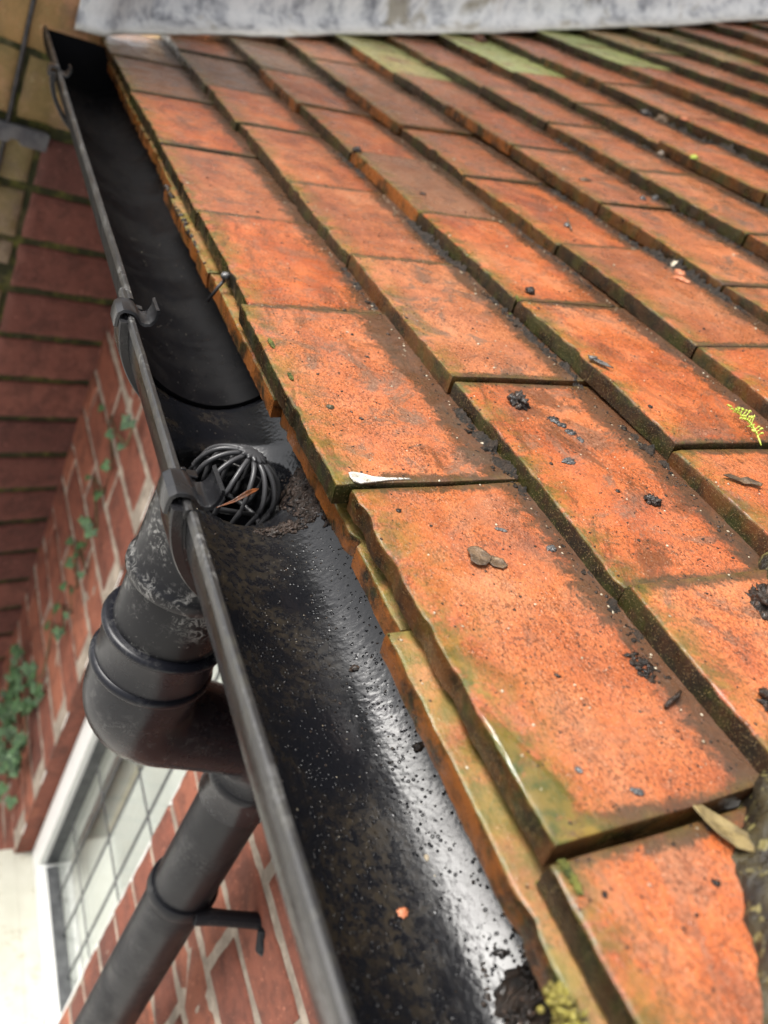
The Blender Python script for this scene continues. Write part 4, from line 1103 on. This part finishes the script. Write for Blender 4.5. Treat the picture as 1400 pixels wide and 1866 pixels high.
# gutter contents ----------------------------------------------------------
def heap(name, mat, label, cat, cx, cy, rx, ry, h, cnt, smin, smax, seed, surf, lumpy=1.0):
    mb = MB(); r = random.Random(seed); na, nr = 96, 46; G = []
    for i in range(nr + 1):
        t = i / nr; row = []
        for k in range(na):
            a = 2 * pi * k / na; rr = t * (1 + .35 * fb(cos(a) * 1.3 + seed, sin(a) * 1.3, seed, 1, 4))
            x = cx + cos(a) * rr * rx; y = cy + sin(a) * rr * ry; p, nn = surf(x, y)
            if p is None: p = Vector((x, y, -.03))
            hh = h * (1 - t * t) * (.55 + .8 * fb(x + seed, y, 0, 90, 3)) + (fb(x, y, seed, 260, 4) * .0026 * lumpy + abs(nz(x, y, seed, 420)) * .0022 * lumpy + fb(x, y, seed, 900, 2) * .0006) * (1 - t ** 4) + .0004
            if t > .9: hh -= (t - .9) * .02
            row.append(p + Vector((fb(y, x, seed, 300, 2) * .0012 * lumpy, 0, hh)))
        G.append(row)
    mb.grid(G, close_v=True)
    for _ in range(cnt):
        a = r.uniform(0, 2 * pi); d = r.random() ** .5 * 1.35; x = cx + cos(a) * d * rx; y = cy + sin(a) * d * ry
        p, nn = surf(x, y)
        if p is None: continue
        s_ = smin + (smax - smin) * r.random() ** 3
        put(mb, p + Vector((0, 0, h * .6 * max(0, 1 - d * d))), nn, (s_ * r.uniform(.6, 1.9), s_ * r.uniform(.6, 1.9), s_ * r.uniform(.4, .9)), r.random() * 50, .95, 2, r.random() * 3, fr=3.5)
    return tag(mb.build(name, mat), label, cat)
heap('mud_heap', M_MUD, 'large glistening black heap of wet leaf mould in the near gutter', 'mud', .0190, -.0340, .0120, .0240, .018, 160, .0004, .0022, 3, on_gut, 1.6)
heap('mud_heap', M_SOIL, 'brown crumbly soil gathered against the wire guard on the roof side', 'soil', .0210, .2320, .0075, .0170, .0035, 420, .0003, .0014, 5, on_gut)
heap('mud_heap', M_SOIL, 'small scatter of dark soil crumbs in the gutter between the guard and the eaves', 'soil', .0290, .2080, .0050, .0110, .0015, 220, .0003, .0013, 8, on_gut)
heap('mud_heap', M_SOIL, 'trail of soil crumbs in front of the outlet hole', 'soil', .0060, .2105, .0110, .0035, .0010, 260, .0002, .0011, 12, on_gut)
heap('mud_heap', M_SOIL, 'soil crumbs behind the nearest clip hook inside the gutter', 'soil', -.0470, .2450, .0025, .0230, .0006, 160, .0003, .0012, 14, on_gut)
lump('yellow_moss_clump', None, (.0045, .0150, .0050), 3, M_YMOSS, 'blurred yellow moss clump on the eaves edge at the bottom of the picture', 'moss', n=Vector((-.2, 0, 1))) if False else None
mb = MB(); r = random.Random(4)
for _ in range(700):
    y = r.uniform(-.060, -.0300); p = Vector((-.0060 + r.uniform(-.0025, .0035), y, -.0150 + r.uniform(-.002, .0015)))
    s_ = r.uniform(.0003, .0010); put(mb, p + Vector((r.gauss(0, .001), 0, r.gauss(0, .0008))), Vector((-.2, 0, 1)), (s_, s_, s_ * 1.3), r.random() * 50, .8, 2)
tag(mb.build('yellow_moss_clump', M_YMOSS), 'yellow moss clump on the eaves edge beside the black mud heap', 'moss')
for (x, y, sz, m, nm, lb, ct) in ((-.0078, .0149, (.0019, .0017, .0006), M_CHIP, 'clay_chip', 'small orange clay chip lying alone in the near gutter', 'chip'),
                              (.0070, .0300, (.0008, .0012, .0004), M_STONE, 'pale_fleck', 'pinkish fleck in the shiny part of the near gutter', 'fleck'),
                              (.0100, .1150, (.0022, .0016, .0010), M_MUD, 'debris_crumb', 'dark crumb stuck in the gutter just below the guard trail', 'debris'),
                              (.0185, .0700, (.0021, .0019, .0010), M_MUD, 'debris_crumb', 'dark crumb stuck on the roof side of the near gutter', 'debris')):
    p, nn = on_gut(x, y); lump(nm, p, sz, x * 900 + 7, m, lb, ct, n=nn, k=3, rough=.5)
# leaf caught in the guard
mb = MB(); pp = [Vector((-.0270, .2215, -.0585)), Vector((-.0180, .2250, -.0560)), Vector((-.0100, .2295, -.0530)), Vector((-.0030, .2345, -.0520))]
for k in range(2): pass
G = []
for i in range(13):
    t = i / 12 * 3; a = pp[min(int(t), 2)]; b = pp[min(int(t) + 1, 3)]; c = a.lerp(b, t - min(int(t), 2)); wd = .0004 + .0013 * sin(pi * (i / 12) ** 1.6)
    G.append([c + Vector((-.3, 1, .1)).normalized() * wd * q + Vector((0, 0, abs(q) * wd * .7)) for q in (-1, -.5, 0, .5, 1)])
mb.grid(G); lf = mb.build('dead_leaf', M_OLEAF); sdm = lf.modifiers.new('solid', 'SOLIDIFY'); sdm.thickness = .0004
tag(lf, 'rusty folded leaf with long stalk caught in front of the wire guard', 'leaf')
mb = MB(); 
# fine grit everywhere (nobody could count it)
def grit(name, mat, label, cnt, seed, dark):
    r = random.Random(seed); mb = MB()
    for _ in range(cnt):
        q = r.random()
        if q < .50:
            i = r.choice((0, 0, 0, 1, 1, 1, 2, 2, 3, 3, 4, 5, 6)); x = PROF[i][0] + r.uniform(.0, .085); y = r.uniform(hip_y(x), .30 + .35 * r.random() ** .5 + i * .08)
            p, n = on_tile(x, y); s_ = r.uniform(.00018, .00055)
            if r.random() < .06: s_ *= 2.2
        elif q < .86:
            i = r.choice((1, 2, 2, 3, 3, 4, 4, 5, 6, 7, 8)); x = PROF[i][0] - abs(r.gauss(0, .0035)); y = r.uniform(hip_y(x), min(1.2, .45 + i * .12))
            p, n = on_tile(x, y); s_ = r.uniform(.00022, .0007)
        else:
            x = r.choice((r.uniform(-.06, .036), r.gauss(0, .02))); y = r.choice((r.uniform(-.06, .33), r.uniform(.05, .25), r.uniform(.33, .6))); p, n = on_gut(x, y); s_ = r.uniform(.0002, .00055) * (1 if dark else .55)
            if not dark and r.random() < .6: continue
            if (x - HX) ** 2 + (y - HY) ** 2 < .037 ** 2: continue
        if p is None: continue
        put(mb, p, n, (s_ * r.uniform(.8, 1.6), s_ * r.uniform(.8, 1.6), s_ * .6), r.random() * 50, .4, 1, r.random() * 3)
    o = mb.build(name, mat); tag(o, label, 'grit', None, 'stuff')
grit('dark_grit', M_MUD, 'fine black wet grit sprinkled over the tiles and gutter', 5200, 31, True)
grit('pale_grit', M_STONE, 'fine pale sandy grains sprinkled over the tiles and gutter', 1100, 32, False)
# ---------------------------------------------------------------- ivy on the house wall
IV = [(0.122, 1.055, -0.491), (0.118, 0.948, -0.471), (0.114, 0.871, -0.399), (0.122, 0.895, -0.455), (0.118, 0.915, -0.506), (0.114, 0.976, -0.573), (0.122, 0.925, -0.566), (0.118, 0.935, -0.627), (0.114, 0.871, -0.594), (0.122, 0.986, -0.713), (0.118, 0.908, -0.654), (0.114, 0.904, -0.672), (0.122, 0.946, -0.726), (0.118, 0.865, -0.676), (0.114, 0.911, -0.747), (0.122, 0.893, -0.737), (0.118, 0.926, -0.807), (0.114, 0.851, -0.751), (0.122, 0.956, -0.882), (0.118, 0.874, -0.811), (0.114, 1.047, -1.058), (0.122, 0.913, -0.967), (0.118, 1.021, -1.13), (0.114, 0.953, -1.028), (0.122, 0.983, -1.132), (0.118, 1.029, -1.205), (0.114, 0.884, -1.041), (0.122, 0.965, -1.183), (0.118, 0.974, -1.237), (0.114, 0.857, -1.068), (0.122, 0.919, -1.214), (0.118, 0.848, -1.133), (0.114, 0.88, -1.226), (0.122, 0.916, -1.043), (0.118, 1.059, -1.191), (0.114, 0.846, -1.092), (0.122, 1.05, -1.265), (0.118, 0.857, -1.178), (0.114, 0.967, -1.202)]
iv = empty('ivy', (.12, 1.0, -1.5)); tag(iv, 'trailing green ivy climbing the red brick wall beside the corner cable', 'ivy')
mb = MB(); r = random.Random(3)
def ivy_leaf(mb, p, R_, rot, tiltv):
    out = [(0, -.05), (.20, -.35), (.48, -.42), (.50, -.12), (.88, .05), (.52, .26), (.42, .50), (.0, 1.0), (-.42, .50), (-.52, .26), (-.88, .05), (-.50, -.12), (-.48, -.42), (-.20, -.35)]
    n = (Vector((-1, -.45, .55)) + tiltv).normalized(); up = Vector((0, 0, 1)); a = up.cross(n).normalized(); b = n.cross(a)
    def T(x, y, z): 
        xx = x * cos(rot) - y * sin(rot); yy = x * sin(rot) + y * cos(rot); return p + a * xx * R_ + b * yy * R_ + n * z * R_
    vs = [T(0, .12, .10)] + [T(x, y, .0 + .12 * abs(x)) for x, y in out] + [T(0, .12, .07)] + [T(x, y, -.02 + .12 * abs(x)) for x, y in out]
    m = len(out); fs = [(0, 1 + k, 1 + (k + 1) % m) for k in range(m)] + [(m + 1, m + 2 + (k + 1) % m, m + 2 + k) for k in range(m)]
    mb.add(vs, fs)
pts = [Vector(p) for p in IV]
for k, p in enumerate(pts):
    rep = 1 if k < 20 else 4
    for _ in range(rep):
        q = p + (Vector((r.uniform(-.012, .004), r.uniform(-.035, .035), r.uniform(-.035, .035))) if rep > 1 else Vector((0, 0, 0)))
        ivy_leaf(mb, q, r.uniform(.010, .021) * (1.15 if k >= 20 or k in (1,) else .85), r.uniform(2.4, 3.9), Vector((r.uniform(-.3, .3), r.uniform(-.5, .5), r.uniform(-.4, .5))))
mb.build('ivy_foliage', M_IVY, iv, smooth=False)
mb = MB(); st = sorted(pts, key=lambda p: -p.z); mb.tube([p + Vector((.008, .004, 0)) for p in st], .0018, 6); mb.build('ivy_stem', M_STEM, iv)
